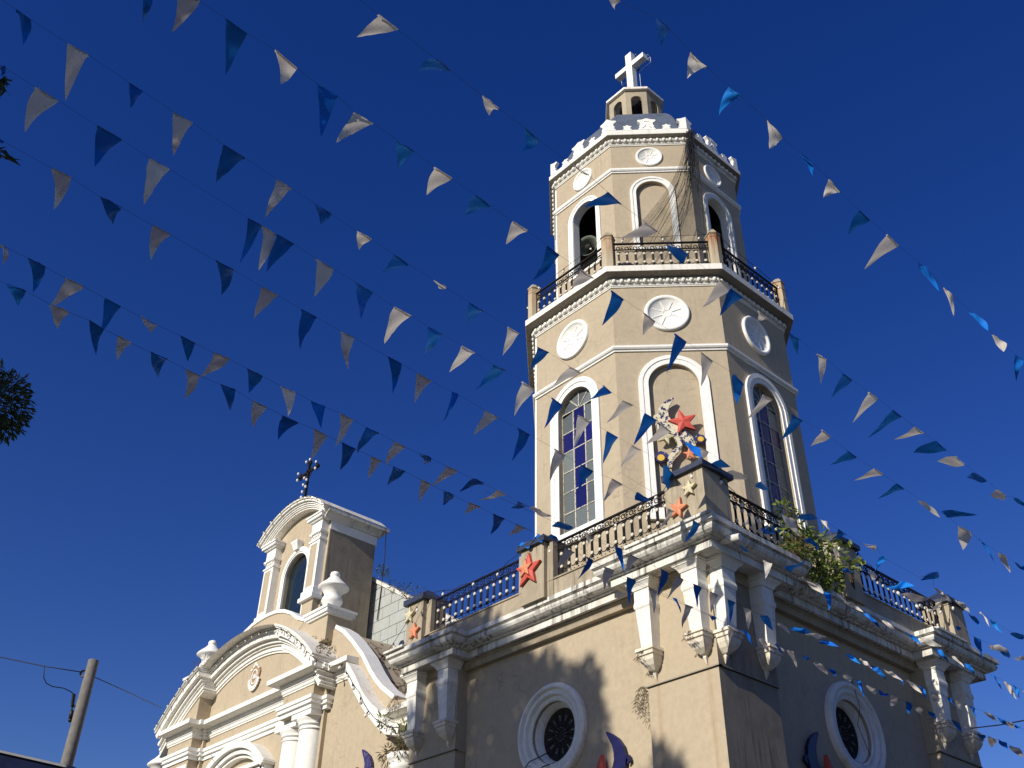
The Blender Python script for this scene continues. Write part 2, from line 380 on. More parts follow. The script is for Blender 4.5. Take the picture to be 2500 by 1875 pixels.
# ---- round windows -------------------------------------------------
def round_window(fr, u, z):
    m = MB()
    m.revolve(fr, u, z, [(.985, -.02), (.985, .09), (.95, .13), (.87, .14), (.86, .07), (.835, .065), (.82, .10), (.74, .095), (.73, .02), (.70, .015), (.69, .04), (.63, .0), (.62, -.07), (.585, -.08), (.575, -.16), (.545, -.17), (.54, -.27)], 56)
    w = part('round_window', m, 'white_dirty', TW)
    m = MB(); m.revolve(fr, u, z, [(.56, -.25), (.0001, -.25)], 32)
    part('dark_backing', m, 'dark', w)  # near-black disc stands in for the unlit space behind the window
    for k in range(12):
        a = 2*pi*k/12+.1; m = MB(); c, s = cos(a), sin(a)
        for r0, r1, w0, w1 in ((.29, .32, .013, .006), (.32, .36, .006, .009), (.36, .39, .009, .019)):
            m.poly([fr(u+r0*c-w0*s, -.22, z+r0*s+w0*c), fr(u+r0*c+w0*s, -.22, z+r0*s-w0*c), fr(u+r1*c+w1*s, -.22, z+r1*s-w1*c), fr(u+r1*c-w1*s, -.22, z+r1*s+w1*c)])
            m.poly([fr(u+r0*c-w0*s, -.245, z+r0*s+w0*c), fr(u+r0*c+w0*s, -.245, z+r0*s-w0*c), fr(u+r1*c+w1*s, -.245, z+r1*s-w1*c), fr(u+r1*c-w1*s, -.245, z+r1*s+w1*c)])
        part('spindle', m, 'concrete', w)
    me = MB(); me.ball((0, 0, 0), .016, 8); me = me.mesh('bead', 'concrete')
    for k in range(12):
        a = 2*pi*k/12; put('bead', me, w, Matrix.Translation(fr(u+.135*cos(a), -.22, z+.135*sin(a))))
    m = MB()
    for k in range(12):
        a = 2*pi*k/12+.1+pi/12; m.tube([fr(u+.12*cos(a), -.225, z+.12*sin(a)), fr(u+.5*cos(a), -.225, z+.5*sin(a))], .008, 4)
    part('spoke', m, 'iron', w)
round_window(FR(fy), WX, WZ); round_window(SD(fx), SY, SZ)

# ---- main cornice with its break forwards over the corners ----------
J = .47
cpath = [(-10.05, 0), (-7.5, 0), (-7.5, J), (-3.14, J), (-3.14, 0), (0, 0), (0, 3.14), (-J, 3.14), (-J, 7.8), (0, 7.8), (0, 10.87), (-10.05, 10.87)]
cprof = [(-1.2, 10.50), (0, 10.51), (.0, 10.405), (-.075, 10.395), (-.075, 10.36), (-.045, 10.355), (-.05, 10.31), (-.08, 10.26), (-.14, 10.22), (-.22, 10.205), (-.22, 10.185), (-.30, 10.18), (-.30, 10.155), (-.285, 10.15), (-.285, 10.02), (-.37, 10.02), (-.39, 10.045), (-1.2, 10.045)]
cprof = [(o-.02, z) for o, z in cprof]
m = MB(); m.sweep(cprof, cpath); part('cornice', m, 'white_grime', TW)
for (x0, x1, y0, y1) in ((-2.15, -.05, .0, .14), (-.14, .03, 8.0, 9.3), (-10.08, -9.3, -.03, .12)):
    m = MB(); m.box(x0, x1, y0-.02, y1, 10.505, 10.56)
    part('cornice_lip', m, 'white_grime', TW)
apath = [(-9.95, .72), (-8.15, .72), (-8.15, .93), (-2.5, .93), (-2.5, .72), (-.72, .72), (-.72, 2.56), (-.93, 2.56), (-.93, 8.41), (-.72, 8.41), (-.72, 10.3)]
m = MB(); m.sweep([(-.3, 10.06), (.05, 10.055), (.05, 9.98), (.02, 9.97), (.0, 9.93), (-.02, 9.85), (-.3, 9.84)], apath, closed=False)
part('architrave', m, 'stucco_dirty', TW)

# ---- tapering brackets with pointed drops ---------------------------
def bracket(fr, u):
    m = MB()
    m.loft(fr, [(10.045, .33, .42, u), (9.99, .33, .42, u), (9.985, .31, .40, u), (9.96, .305, .395, u), (9.955, .285, .38, u), (9.90, .235, .335, u), (9.84, .205, .31, u)])
    m.loft(fr, [(9.835, .19, .29, u), (9.62, .19, .29, u), (9.54, .205, .31, u), (9.49, .20, .305, u), (9.46, .185, .29, u)])
    m.loft(fr, [(9.465, .18, .285, u), (8.68, .135, .225, u)])
    b = part('bracket', m, 'white_dirty', TW)
    m = MB()
    m.loft(fr, [(8.69, .15, .24, u), (8.67, .215, .32, u), (8.61, .225, .33, u), (8.60, .195, .30, u), (8.57, .195, .30, u), (8.56, .20, .305, u), (8.53, .20, .305, u), (8.52, .175, .275, u), (8.44, .165, .26, u), (8.35, .125, .20, u), (8.27, .06, .11, u), (8.25, .03, .055, u), (8.22, .037, .065, u), (8.10, .006, .012, u)])
    part('drop', m, 'white_stain', b)
for u in (-9.53, -8.36, -2.22, -1.03): bracket(FR(BY0), u)
for u in (.98, 2.18, 8.42+.22, 9.82): bracket(SD(BX1), u)
m = MB()
for r in range(1):
    c = Vector((-.17, .62, 10.2)); d = Vector((1, .1, -.12)).normalized()
    m.tube([c-d*.2, c+d*.28], .075, 12)
part('drain_pipe', m, 'white_dirty', TW)

# ---- plinth, posts and ironwork of the lower balcony ----------------
PL = .52
m = MB(); m.sweep([(-.35, 10.50), (0, 10.50), (0, 10.86), (.03, 10.87), (.03, 10.90), (-.35, 10.90)], [(-9.86, PL), (-PL, PL), (-PL, 10.45), (-9.86, 10.45)])
part('parapet_plinth', m, 'stucco_dirty', TW)
def bpost(x0, x1, y0, y1, flip=False, cap=True, h=11.80, recess=None):
    m = MB(); m.box(x0, x1, y0, y1, 10.50, h)
    if recess:
        for (a, b, c, d) in recess: m.box(a, b, c, d, 10.52, h-.02)
    p = part('parapet_post', m, 'stucco_dirty', TW)
    m = MB(); e = .085
    rs = [[(x0-e, y0-e, h), (x1+e, y0-e, h), (x1+e, y1+e, h), (x0-e, y1+e, h)], [(x0-e, y0-e, h+.11), (x1+e, y0-e, h+.11), (x1+e, y1+e, h+.11), (x0-e, y1+e, h+.11)]]
    cx, cy = (x0+x1)/2, (y0+y1)/2; k = .05
    rs.append([(cx-k, cy-k, h+.42), (cx+k, cy-k, h+.42), (cx+k, cy+k, h+.42), (cx-k, cy+k, h+.42)])
    ids = m.grid(rs, closed=True); m.F(ids[0]); m.F(ids[-1])
    m.tube([(x0-e, y0-e, h+.115), (cx, cy, h+.43)], .02, 5); m.tube([(x1+e, y0-e, h+.115), (cx, cy, h+.43)], .02, 5)
    part('post_cap', m, 'post_cap', p)
    return p
bpost(-5.60, -4.86, .40, 1.1, recess=[(-4.86, -4.68, .50, .95), (-5.78, -5.60, .50, .95)])
bpost(-9.82, -9.18, .40, 1.1, recess=[(-9.18, -9.0, .52, .98)])
bpost(-1.28, -.40, .40, 1.20, recess=[(-1.46, -1.28, .52, .95), (-.95, -.52, 1.2, 1.36)], h=11.80)
bpost(-1.1, -.40, 5.0, 5.72, recess=[(-.95, -.50, 4.82, 5.0), (-.95, -.50, 5.72, 5.9)])
bpost(-1.1, -.40, 9.75, 10.45, recess=[(-.95, -.52, 9.58, 9.75)])
bpost(-9.82, -9.1, 9.75, 10.45)

def baluster_mesh(sp, nm='baluster', iron='iron', H=.88):
    """one bay of the ironwork, local x along the rail, z from 0 to H"""
    m = MB(); s = H/.88
    m.tube([(0, 0, .16*s), (0, 0, .62*s)], .015, 5)
    for zz in (.2*s, .58*s): m.ball((0, 0, zz), .02, 6, (1, 1, 1.4))
    def arc(cx, cz, r, a0, a1, rz=None, k=7, w=.017):
        rz = rz or r
        m.tube([(cx+r*cos(a0+(a1-a0)*i/k), 0, cz+rz*sin(a0+(a1-a0)*i/k)) for i in range(k+1)], w, 4)
    h = sp/2
    rx, a_, b_, w = h-.018, .60*s, .19*s, .012
    oval = [(h+rx*cos(pi*q/8), b_+.36*s+ (rx*1.0)*sin(pi*q/8)) for q in range(9)]+[(h-rx*cos(pi*q/8), b_+.05*s-(rx*1.0)*sin(pi*q/8)) for q in range(9)]
    oval.append(oval[0])
    o2 = [(h+(x-h)*.84, z+(-.014 if z > .35*s else .014)) for x, z in oval]
    fr_ = frame((0, 0, 0), (1, 0, 0), (0, -1, 0))
    for k in range(len(oval)-1):                                   # flat cast bars round every slot
        p, q, r_, t_ = oval[k], oval[k+1], o2[k+1], o2[k]
        for v0 in (-.008, .008): m.poly([fr_(p[0], v0, p[1]), fr_(q[0], v0, q[1]), fr_(r_[0], v0, r_[1]), fr_(t_[0], v0, t_[1])])
        m.poly([fr_(p[0], -.008, p[1]), fr_(q[0], -.008, q[1]), fr_(q[0], .008, q[1]), fr_(p[0], .008, p[1])])
        m.poly([fr_(t_[0], -.008, t_[1]), fr_(r_[0], -.008, r_[1]), fr_(r_[0], .008, r_[1]), fr_(t_[0], .008, t_[1])])
    for zz, sg in ((.64*s, 1), (.13*s, -1)):                        # filled spandrels between two slots
        for v0 in (-.006, .006): m.poly([fr_(-.05, v0, zz), fr_(.05, v0, zz), fr_(.012, v0, zz-sg*.10)])
    arc(0, .755*s, .05, 0, 2*pi, None, 10, .013); arc(0, .755*s, .022, 0, 2*pi, None, 8, .011)
    arc(h, .785*s, .034, pi*.2, pi*1.7, None, 7, .012); arc(h-.03, .715*s, .028, pi*.9, pi*2.5, None, 6, .011)
    arc(0, .055*s, .055, 0, pi, None, 6, .013); arc(h, .045*s, .05, 0, pi, None, 6, .013)
    m.cur = 1
    for zz in (.24*s, .54*s):
        rows = [[(r*cos(2*pi*i/8), yy, zz+r*1.05*sin(2*pi*i/8)) for i in range(8)] for r, yy in ((.026, .028), (.041, .015), (.041, -.02), (.028, -.032), (.012, -.028), (.002, -.03))]
        m.grid(rows, True, closed=True)
    return m.mesh(nm, [iron, 'rosette'])
BALM = baluster_mesh(.225); BALB = baluster_mesh(.225, 'baluster', 'blue_iron')
def railing(p0, p1, z, H=.88, me=BALM, lift=.04, mat='iron'):
    p0, p1 = Vector((*p0, 0)), Vector((*p1, 0)); L = (p1-p0).length; d = (p1-p0)/L
    n = Vector((d.y, -d.x, 0)); fr = frame(p0, d, n); m = MB()
    for z0, z1, w in ((H-.035, H, .028), (.645*H/.88, .67*H/.88, .014), (.0, .022, .016)):
        m.fbox(fr, 0, L, -w, w, z+lift+z0, z+lift+z1)
    for u in (0, L): m.fbox(fr, u-.012, u+.012, -.012, .012, z, z+lift+H-.01)
    r = part('railing', m, mat, TW)
    k = max(1, round(L/.225)); sp = L/k
    for i in range(k):
        q = fr(sp*(i+.5), 0, z+lift)
        put('baluster', me, r, Matrix(((d.x*sp/.225, -n.x, 0, q.x), (d.y*sp/.225, -n.y, 0, q.y), (0, 0, 1, q.z), (0, 0, 0, 1))))
    return r
railing((-9.0, .66), (-5.78, .66), 10.90, me=BALB, mat='blue_iron')
railing((-4.68, .66), (-1.46, .66), 10.90)
railing((-.66, 1.36), (-.66, 4.82), 10.90)
railing((-.66, 5.9), (-.66, 9.58), 10.90, me=BALB, mat='blue_iron')

# floor of the terrace behind the parapet
m = MB(); m.box(-9.8, -.9, .95, 10.2, 10.1, 10.52); part('terrace_floor', m, 'soffit', TW)

# ---- lower storey ----------------------------------------------------
A1 = 3.43
for i in range(8):
    m = MB(); fr = face(i, A1); h = hwid(i, A1); hole = []
    if i % 2 == 0: hole = [arch(0, .60, 12.58, 16.20)]
    if i in (1, 7): hole = [arch(0, .62, 12.72, 16.17)]
    m.prism(fr, rect(-h, h, 10.3, 19.7), -.3, 0, hole, back=False)
    if i in (1, 7):
        m.prism(fr, arch(0, .66, 12.6, 16.17), -.16, -.10)
    part('lower_storey_wall', m, 'stucco', TW)
    def bands(nm, hw, ob, zb, zs, sill):
        m = MB()
        for (a, b, v1) in ob:
            m.ring(fr, arch(0, a, zb-(a-hw), zs, 24), arch(0, b, zb-(b-hw), zs, 24), -.01, v1)
        if sill: m.fbox(fr, -ob[0][0]-.03, ob[0][0]+.03, -.01, .10, zb-(ob[0][0]-hw)-.07, zb-(ob[0][0]-hw)+.03)
        return part(nm, m, 'white', TW)
    if i in (0, 2, 6):
        w = bands('arched_window', .60, ((.87, .74, .06), (.745, .60, .035)), 12.78, 16.20, True)
        # glass bars: three columns, seven rows and a fan in the head
        zs = [16.30, 15.70, 15.13, 14.55, 13.97, 13.39, 12.80, 12.58]; us = [-.60, -.205, .205, .60]
        m = MB(); v = -.15
        m.ring(fr, arch(0, .615, 12.57, 16.2, 24), arch(0, .585, 12.6, 16.2, 24), v-.03, v+.03)
        for uu in us[1:3]: m.fbox(fr, uu-.018, uu+.018, v-.02, v+.025, 12.58, 16.30)
        for zz in zs[:-1]: m.fbox(fr, -.60, .60, v-.018, v+.02, zz-.014, zz+.014)
        for an in (.27, .5, .73):
            a = pi*an; c, s_ = cos(a), sin(a); w_ = .014
            m.prism(fr, [(-w_*s_, 16.30+w_*c), (w_*s_, 16.30-w_*c), (.53*c+w_*s_, 16.30+.53*s_-w_*c), (.53*c-w_*s_, 16.30+.53*s_+w_*c)], v-.02, v+.022)
        part('glazing_bar', m, 'came', w)
        for r in range(7):
            for c in range(3):
                blue = (c == 1 and r < 5) or r == 1
                m = MB(); z1, z0 = zs[r], zs[r+1]
                m.fbox(fr, us[c], us[c+1], v-.006, v+.006, z0, z1); part('pane', m, 'glass_blue' if blue else 'glass_grey', w)
        an = [0, .27, .5, .73, 1]
        for k in range(4):
            pts = [(0, 16.305)]+[(.6*cos(pi*(an[k]+(an[k+1]-an[k])*t/5)), 16.2+.6*sin(pi*(an[k]+(an[k+1]-an[k])*t/5))) for t in range(6)]
            m = MB(); m.prism(fr, pts, v-.006, v+.006); part('pane', m, 'glass_grey', w)
    if i in (1, 7): bands('niche_frame', .62, ((.87, .76, .055), (.765, .62, .035)), 12.72, 16.17, True)
    if i < 3 or i == 7:
        def medallion(fr, z, R):
            m = MB(); k = R/.58
            m.revolve(fr, 0, z, [(.58*k, -.01), (.58*k, .06*k), (.56*k, .075*k), (.50*k, .075*k), (.475*k, .055*k), (.465*k, .03*k), (.44*k, .028*k), (.43*k, .012*k), (.0001, .012*k)], 48)
            md = part('medallion', m, 'white', TW)
            m = MB(); m.ring(fr, circ(0, z, .125*k, 24), circ(0, z, .10*k, 24), 0, .022*k); part('hub', m, 'white', md)
            for q in range(8):
                a = 2*pi*q/8+.38; c, s_ = cos(a), sin(a); w_ = .009*k; m = MB()
                m.prism(fr, [(.14*k*c-w_*s_, z+.14*k*s_+w_*c), (.14*k*c+w_*s_, z+.14*k*s_-w_*c), (.40*k*c+w_*s_, z+.40*k*s_-w_*c), (.40*k*c-w_*s_, z+.40*k*s_+w_*c)], 0, .03*k)
                part('spoke', m, 'white', md)
        medallion(fr, 18.42, .585)
m = MB(); m.sweep([(0, 17.19), (.035, 17.19), (.04, 17.235), (.075, 17.245), (.10, 17.28), (.10, 17.335), (0, 17.345)], octp(A1)); part('string_course', m, 'white', TW)

EGG = MB(); EGG.ball((0, -.03, 0), .07, 10, (.85, .75, 1.0)); EGG.ball((.1, -.015, .0), .045, 6, (.3, .8, 1.3))
for s_ in (-1, 1): EGG.tube([(s_*.075, -.02, .07), (s_*.082, -.03, 0), (s_*.05, -.025, -.07)], .012, 4)
EGG = EGG.mesh('egg', 'white_dirty')
def egg_band(a, z):
    m = MB(); m.sweep([(0, z-.16), (.025, z-.16), (.03, z-.125), (.045, z-.12), (.05, z-.085), (.06, z-.08), (.07, z+.075), (.08, z+.08), (.08, z+.10), (0, z+.12)], octp(a))
    mo = part('egg_and_dart_moulding', m, 'white_dirty', TW)
    for i in (0, 1, 2, 7):
        fr = face(i, a); h = hwid(i, a+.07); n = round(2*h/.2); sp = 2*h/n
        for k in range(n):
            put('egg', EGG, mo, fmat(fr, -h+sp*(k+.5), .065, z) @ Matrix.Diagonal((sp/.2, 1, 1, 1)))
egg_band(A1, 19.49)
# ---- balcony ---------------------------------------------------------
m = MB(); m.sweep([(-.9, 19.62), (0, 19.66), (0, 19.85), (-.9, 19.86)], octp(3.74)); m.cur = 0
part('balcony_slab', m, 'white_dirty', TW)
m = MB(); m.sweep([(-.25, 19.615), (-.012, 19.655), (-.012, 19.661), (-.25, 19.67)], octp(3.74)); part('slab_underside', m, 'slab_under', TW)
m = MB(); m.poly([(x, y, 19.80) for x, y in octp(3.2)]); part('balcony_floor', m, 'soffit', TW)
vs = octp(3.62); z0 = 19.85
for i, (x, y) in enumerate(vs):
    c = Vector((TCX, TCY)); p = Vector((x, y)); pr_, nx = Vector(vs[i-1]), Vector(vs[(i+1) % 8])
    d1, d2 = (pr_-p).normalized(), (nx-p).normalized(); inn = (c-p).normalized()
    q = [p+d1*.17, p, p+d2*.17, p+d2*.17+inn*.24, p+d1*.17+inn*.24]
    q = [v-inn*.05 for v in q]
    m = MB(); a = [m.V((*v, z0)) for v in q]; b = [m.V((*v, 21.03)) for v in q]
    for k in range(5): m.F([a[k], a[(k+1) % 5], b[(k+1) % 5], b[k]])
    m.F(b); po = part('balcony_post', m, 'rust', TW)
    m = MB(); ce = sum(q, Vector((0, 0)))/5; q2 = [ce+(v-ce)*1.12 for v in q]
    a = [m.V((*v, 21.03)) for v in q2]; b = [m.V((*v, 21.07)) for v in q2]; e = [m.V((*(ce+(v-ce)*.35), 21.24)) for v in q2]
    for A_, B_ in ((a, b), (b, e)):
        for k in range(5): m.F([A_[k], A_[(k+1) % 5], B_[(k+1) % 5], B_[k]])
    m.F(e); part('post_cap', m, 'stucco_dirty', po)
for i in (7, 0, 1, 2, 3):
    j0, j1 = vs[i], vs[(i+1) % 8]; p0, p1 = Vector(j0), Vector(j1); d = (p1-p0).normalized(); n = Vector((-d.y, d.x))*.08
    railing(p0+d*.2+n, p1-d*.2+n, z0, H=.93, lift=.05)

# ---- upper storey ----------------------------------------------------
A2 = 2.81
for i in range(8):
    fr = face(i, A2); h = hwid(i, A2); m = MB()
    ev = i % 2 == 0
    hole = [arch(0, .49, 21.32, 23.52)] if ev else [arch(0, .48, 21.42, 23.52)]
    m.prism(fr, rect(-h, h, 19.7, 25.9), -.24, 0, hole, back=True)
    if not ev: m.prism(fr, arch(0, .52, 21.35, 23.52), -.16, -.10)
    part('upper_storey_wall', m, 'stucco', TW)
    m = MB()
    for a, b, v1 in ((.655, .585, .05), (.59, .48, .03)):
        m.ring(fr, arch(0, a, 21.36-(a-.48)*.6, 23.52, 24), arch(0, b, 21.36-(b-.48)*.6, 23.52, 24), -.01, v1)
    if ev: m.ring(fr, arch(0, .495, 21.31, 23.52, 24), arch(0, .475, 21.33, 23.52, 24), -.25, .0)
    part('arch_frame', m, 'white', TW)
    if i < 3 or i == 7: medallion(fr, 25.06, .40)
m = MB(); m.sweep([(0, 24.38), (.035, 24.38), (.035, 24.425), (.065, 24.435), (.085, 24.47), (.085, 24.53), (0, 24.54)], octp(A2)); part('string_course', m, 'white', TW)
egg_band(A2, 25.72)
for a, z0_, z1_ in ((A1, 10.6, 19.3), (A2, 19.9, 25.5)):
    x, y = octp(a)[0]; m = MB(); m.box(x-.035, x+.02, y-.012, y+.05, z0_, z1_); part('corner_bead', m, 'white', TW)
m = MB(); m.sweep([(-1.0, 25.83), (0, 25.86), (0, 26.02), (-.35, 26.04), (-1.0, 26.04)], octp(3.03)); part('roof_cornice', m, 'white_dirty', TW)
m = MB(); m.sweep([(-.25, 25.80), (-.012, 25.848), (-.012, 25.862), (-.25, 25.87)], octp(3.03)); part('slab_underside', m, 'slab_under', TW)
m = MB(); m.poly([(x, y, 25.80) for x, y in octp(2.7)]); part('belfry_ceiling', m, 'dark', TW)
m = MB(); m.sweep([(-.1, 26.0), (0, 26.0), (0, 26.13), (-.1, 26.13)], octp(2.97)); part('crest_curb', m, 'white', TW)
BIG = [(-.27, 0), (-.245, .06), (-.20, .10), (-.215, .13), (-.235, .16), (-.21, .19), (-.185, .25), (-.20, .32), (-.255, .37), (-.285, .40), (-.27, .45), (-.15, .46), (0, .52), (.15, .46), (.27, .45), (.285, .40), (.255, .37), (.20, .32), (.185, .25), (.21, .19), (.235, .16), (.215, .13), (.20, .10), (.245, .06), (.27, 0)]
SML = [(-.15, 0), (-.12, .04), (-.09, .08), (-.09, .12), (-.13, .14), (-.125, .18), (-.055, .19), (0, .235), (.055, .19), (.125, .18), (.13, .14), (.09, .12), (.09, .08), (.12, .04), (.15, 0)]
for i in range(8):
    fr = face(i, 2.98); h = hwid(i, 2.98)
    def mer(pts, u):
        m = MB(); m.prism(fr, [(u+a, 26.12+b) for a, b in pts], -.11, 0)
        if len(pts) > 20 and abs(u) < .1:
            for s_ in (-1, 1): m.tube([fr(u+s_*.02, .0, 26.38), fr(u+s_*.05, .005, 26.28), fr(u+s_*.15, .0, 26.18)], .012, 4)
            m.fbox(fr, u-.07, u+.07, 0, .015, 26.49, 26.505)
        part('merlon', m, 'white', TW)
    mer(BIG, 0)
    mer([p for p in BIG if p[0] <= 0]+[(0, 0)], h); mer([(0, 0)]+[p for p in BIG if p[0] >= 0], -h)
    for u in (-.6, .6): mer(SML, u)
m = MB()
rows = [[(x, y, 26.0+3.0*sin(1.25*t/12)/sin(1.25)) for x, y in octp(2.60*cos(1.25*t/12))] for t in range(13)]
m.grid(rows, closed=True)
part('dome', m, 'slate', TW)
# ---- lantern and cross -----------------------------------------------
A3 = .90
m = MB()
for i in range(8):
    fr = face(i, A3); h = hwid(i, A3)
    m.prism(fr, rect(-h, h, 28.7, 30.6), -.12, 0, [arch(0, .19, 29.30, 30.14, 12)])
part('lantern_wall', m, 'stucco_dirty', TW)
m = MB(); m.sweep([(-.5, 30.58), (0, 30.60), (0, 30.70), (-.5, 30.71)], octp(1.0)); part('lantern_slab', m, 'white_dirty', TW)
m = MB(); rows = [[(x, y, z) for x, y in octp(a)] for a, z in ((.96, 30.70), (.9, 30.80), (.35, 31.25), (.02, 31.3))]
m.grid(rows, closed=True); m.poly([(x, y, 29.0) for x, y in octp(.85)]); part('lantern_roof', m, 'slate', TW)
m = MB(); fr = FR(TCY); X0 = -5.18
cross = [(X0-.14, 31.1), (X0+.14, 31.1), (X0+.14, 32.96), (X0+.70, 32.96), (X0+.70, 33.20), (X0+.14, 33.20), (X0+.14, 33.78), (X0-.14, 33.78), (X0-.14, 33.20), (X0-.68, 33.20), (X0-.68, 32.96), (X0-.14, 32.96)]
m.prism(fr, cross, -.12, .12); cr = part('cross', m, 'white', TW)
m = MB(); fr2 = FR(TCY+.27)
oc = [(X0-.17, 31.2), (X0+.17, 31.2), (X0+.17, 32.93), (X0+.73, 32.93), (X0+.73, 33.23), (X0+.17, 33.23), (X0+.17, 33.81), (X0-.17, 33.81), (X0-.17, 33.23), (X0-.71, 33.23), (X0-.71, 32.93), (X0-.17, 32.93)]
for p, q in zip(oc, oc[1:]+oc[:1]): m.tube([fr2(p[0], 0, p[1]), fr2(q[0], 0, q[1])], .009, 5)
for p in (oc[3], oc[6], oc[9], oc[4], oc[7]): m.tube([fr2(p[0], 0, p[1]), fr2(p[0], .16, p[1])], .008, 4)
part('neon_outline', m, 'bulb', cr)
m = MB(); m.ball((X0+.25, TCY+.1, 32.8), .055, 8, (1, 1, 1.2)); part('floodlight', m, 'iron', cr)
# ================================================================== CHURCH FRONT
CC = -20.33                                       # centre line of the church front
CH = thing('church_facade', 'tan and white baroque church front with curved pediment, scrolls and a bell gable', 'church', (CC, 3, 0))
YW, YR = 1.98, 1.50
FW, FRr = FR(YW), FR(YR)
def arcpts(R, a0, a1, n=28, cz=7.23): return [(CC+R*sin(a0+(a1-a0)*i/n), cz+R*cos(a0+(a1-a0)*i/n)) for i in range(n+1)]
# -- main wall with the wavy gable above
wave = [(-10.3, 9.95), (-12.35, 10.40), (-12.94, 10.81), (-13.27, 11.10), (-13.6, 11.45), (-14.07, 12.03), (-14.72, 12.65), (-15.2, 13.05), (-15.7, 13.35), (-17.1, 13.6), (-17.1, 14.36), (-17.35, 14.27), (-17.7, 14.30), (-18.05, 14.45), (-18.5, 14.75), (-19.0, 14.98), (-19.5, 15.12), (-20.0, 15.17), (CC, 15.18)]
mir = lambda pts: [(2*CC-x, z) for x, z in pts]
sil = wave+list(reversed(mir(wave)))[1:]
sil_l = [p for p in sil if p[0] > -24.95]
m = MB(); m.prism(FW, [(-24.9, 0), (-9.9, 0)]+[p for p in sil if p[0] > -24.9]+[(-24.9, 13.2)], -.45, 0); part('wall', m, 'stucco', CH)
def coping(pts, w=.10, out=.06, nm='coping', mat='white', back=.45, y=YW):
    """white band that follows a curve on the wall face and over its edge"""
    fr = FR(y); m = MB(); n = len(pts); inn = []
    for i in range(n):
        a = Vector(pts[max(0, i-1)]); b = Vector(pts[min(n-1, i+1)]); d = (b-a).normalized(); inn.append((pts[i][0]-(-d.y)*(-w), pts[i][1]-(d.x)*(-w)))
    up = [(pts[i][0]*1.0, pts[i][1]+.012) for i in range(n)]
    m.ring(fr, up, inn, -back, out, closed=False)
    return part(nm, m, mat, CH)
mid = [p for p in sil if -23.56 < p[0] < -17.11]
coping(mid, w=.10, out=.05)
upv = list(reversed(wave[1:9]))
coping(upv, w=.13, out=.05)
# concave roofs behind the scroll
m = MB()
rows = [[(x, YW+.4, z+.0), (x, 3.4, z+.03), (x, 4.9, z+.10)] for x, z in wave[:9]]
m.grid(rows); part('scroll_roof', m, 'stucco_dirty', CH)
rows = [[(-15.7, 2.2, 13.3), (-15.7, 4.9, 13.42)], [(-18.2, 2.2, 13.6), (-18.2, 4.9, 13.7)], [(-24.9, 2.2, 13.6), (-24.9, 4.9, 13.7)]]
m = MB(); m.grid(rows); part('gutter_roof', m, 'soffit', CH)
# -- projecting bays left and right of the pediment
for x0, x1 in ((-24.93, -23.2), (-17.40, -15.73)):
    m = MB(); zt_ = 12.0; m.box(x0, x1, YR, YW+.1, 10.85 if x0 > -20 else 0, zt_); part('projecting_bay', m, 'stucco', CH)
    sgn = 1
    # bit of return pier beside each bay, a thin strip standing off the wall
for x0, x1 in ((-15.73, -15.60), (-23.2, -23.07)):
    m = MB(); m.box(x0, x1, YW-.12, YW+.1, 0, 11.9); part('pier_strip', m, 'stucco', CH)
# -- tympanum piers up to the arc
for x0, x1 in ((-24.93, -23.2), (-17.40, -15.73)):
    n = 10; xs = [x0+(x1-x0)*i/n for i in range(n+1)]
    top = [(x, 7.23+sqrt(6.6**2-(x-CC)**2)) for x in xs]
    m = MB(); m.prism(FRr, [(x0, 12.0), (x1, 12.0)]+list(reversed(top)), -.6, 0); part('tympanum_pier', m, 'stucco', CH)
# -- curved pediment mouldings
th = lambda x, R: math.asin((x-CC)/R)
def arc_band(R0, R1, x0, x1, y, v0, v1, n=24, cz=7.23):
    fr = FR(y); m = MB()
    o = [(CC+(x0+(x1-x0)*i/n-CC)*R1/R1, 0) for i in range(n+1)]
    a0, a1 = th(x0, R1), th(x1, R1)
    m.ring(fr, arcpts(R1, a0, a1, n, cz), arcpts(R0, a0, a1, n, cz), v0, v1, closed=False)
    return m
def merge(ms):
    M_ = MB()
    for m in ms:
        k = len(M_.v); M_.v += m.v; M_.f += [tuple(i+k for i in f) for f in m.f]; M_.m += m.m; M_.smooth += m.smooth
    return M_
for (x0, x1, y) in ((-25.42, -22.95, YR), (-22.95, -17.85, YW), (-17.85, -15.30, YR)):
    bk = -.6 if y == YR else -.1
    ms = [arc_band(6.40, 6.47, max(x0, -24.95) if x0 < -25 else x0, min(x1, -15.71) if x1 > -15.5 else x1, y, bk, .045), arc_band(6.47, 6.56, x0, x1, y, bk, .09), arc_band(6.56, 6.62, x0, x1, y, bk, .06), arc_band(6.62, 6.70, x0, x1, y, bk, .13),
          arc_band(6.80, 6.995, x0, x1, y, bk, .36), arc_band(7.00, 7.06, x0, x1, y, bk, .42), arc_band(7.055, 7.12, x0, x1, y, bk, .46), arc_band(6.69, 6.81, x0, x1, y, bk, .22)]
    part('curved_cornice', merge(ms), 'white_dirty', CH)
m = MB(); a = [(x, z) for x, z in arcpts(7.10, th(-25.45, 7.12), th(-15.28, 7.12), 30)]
m.grid([[(x, YR-.3, z+.015), (x, YW+.3, z+.05)] for x, z in a]); part('pediment_roof', m, 'white_dirty', CH)
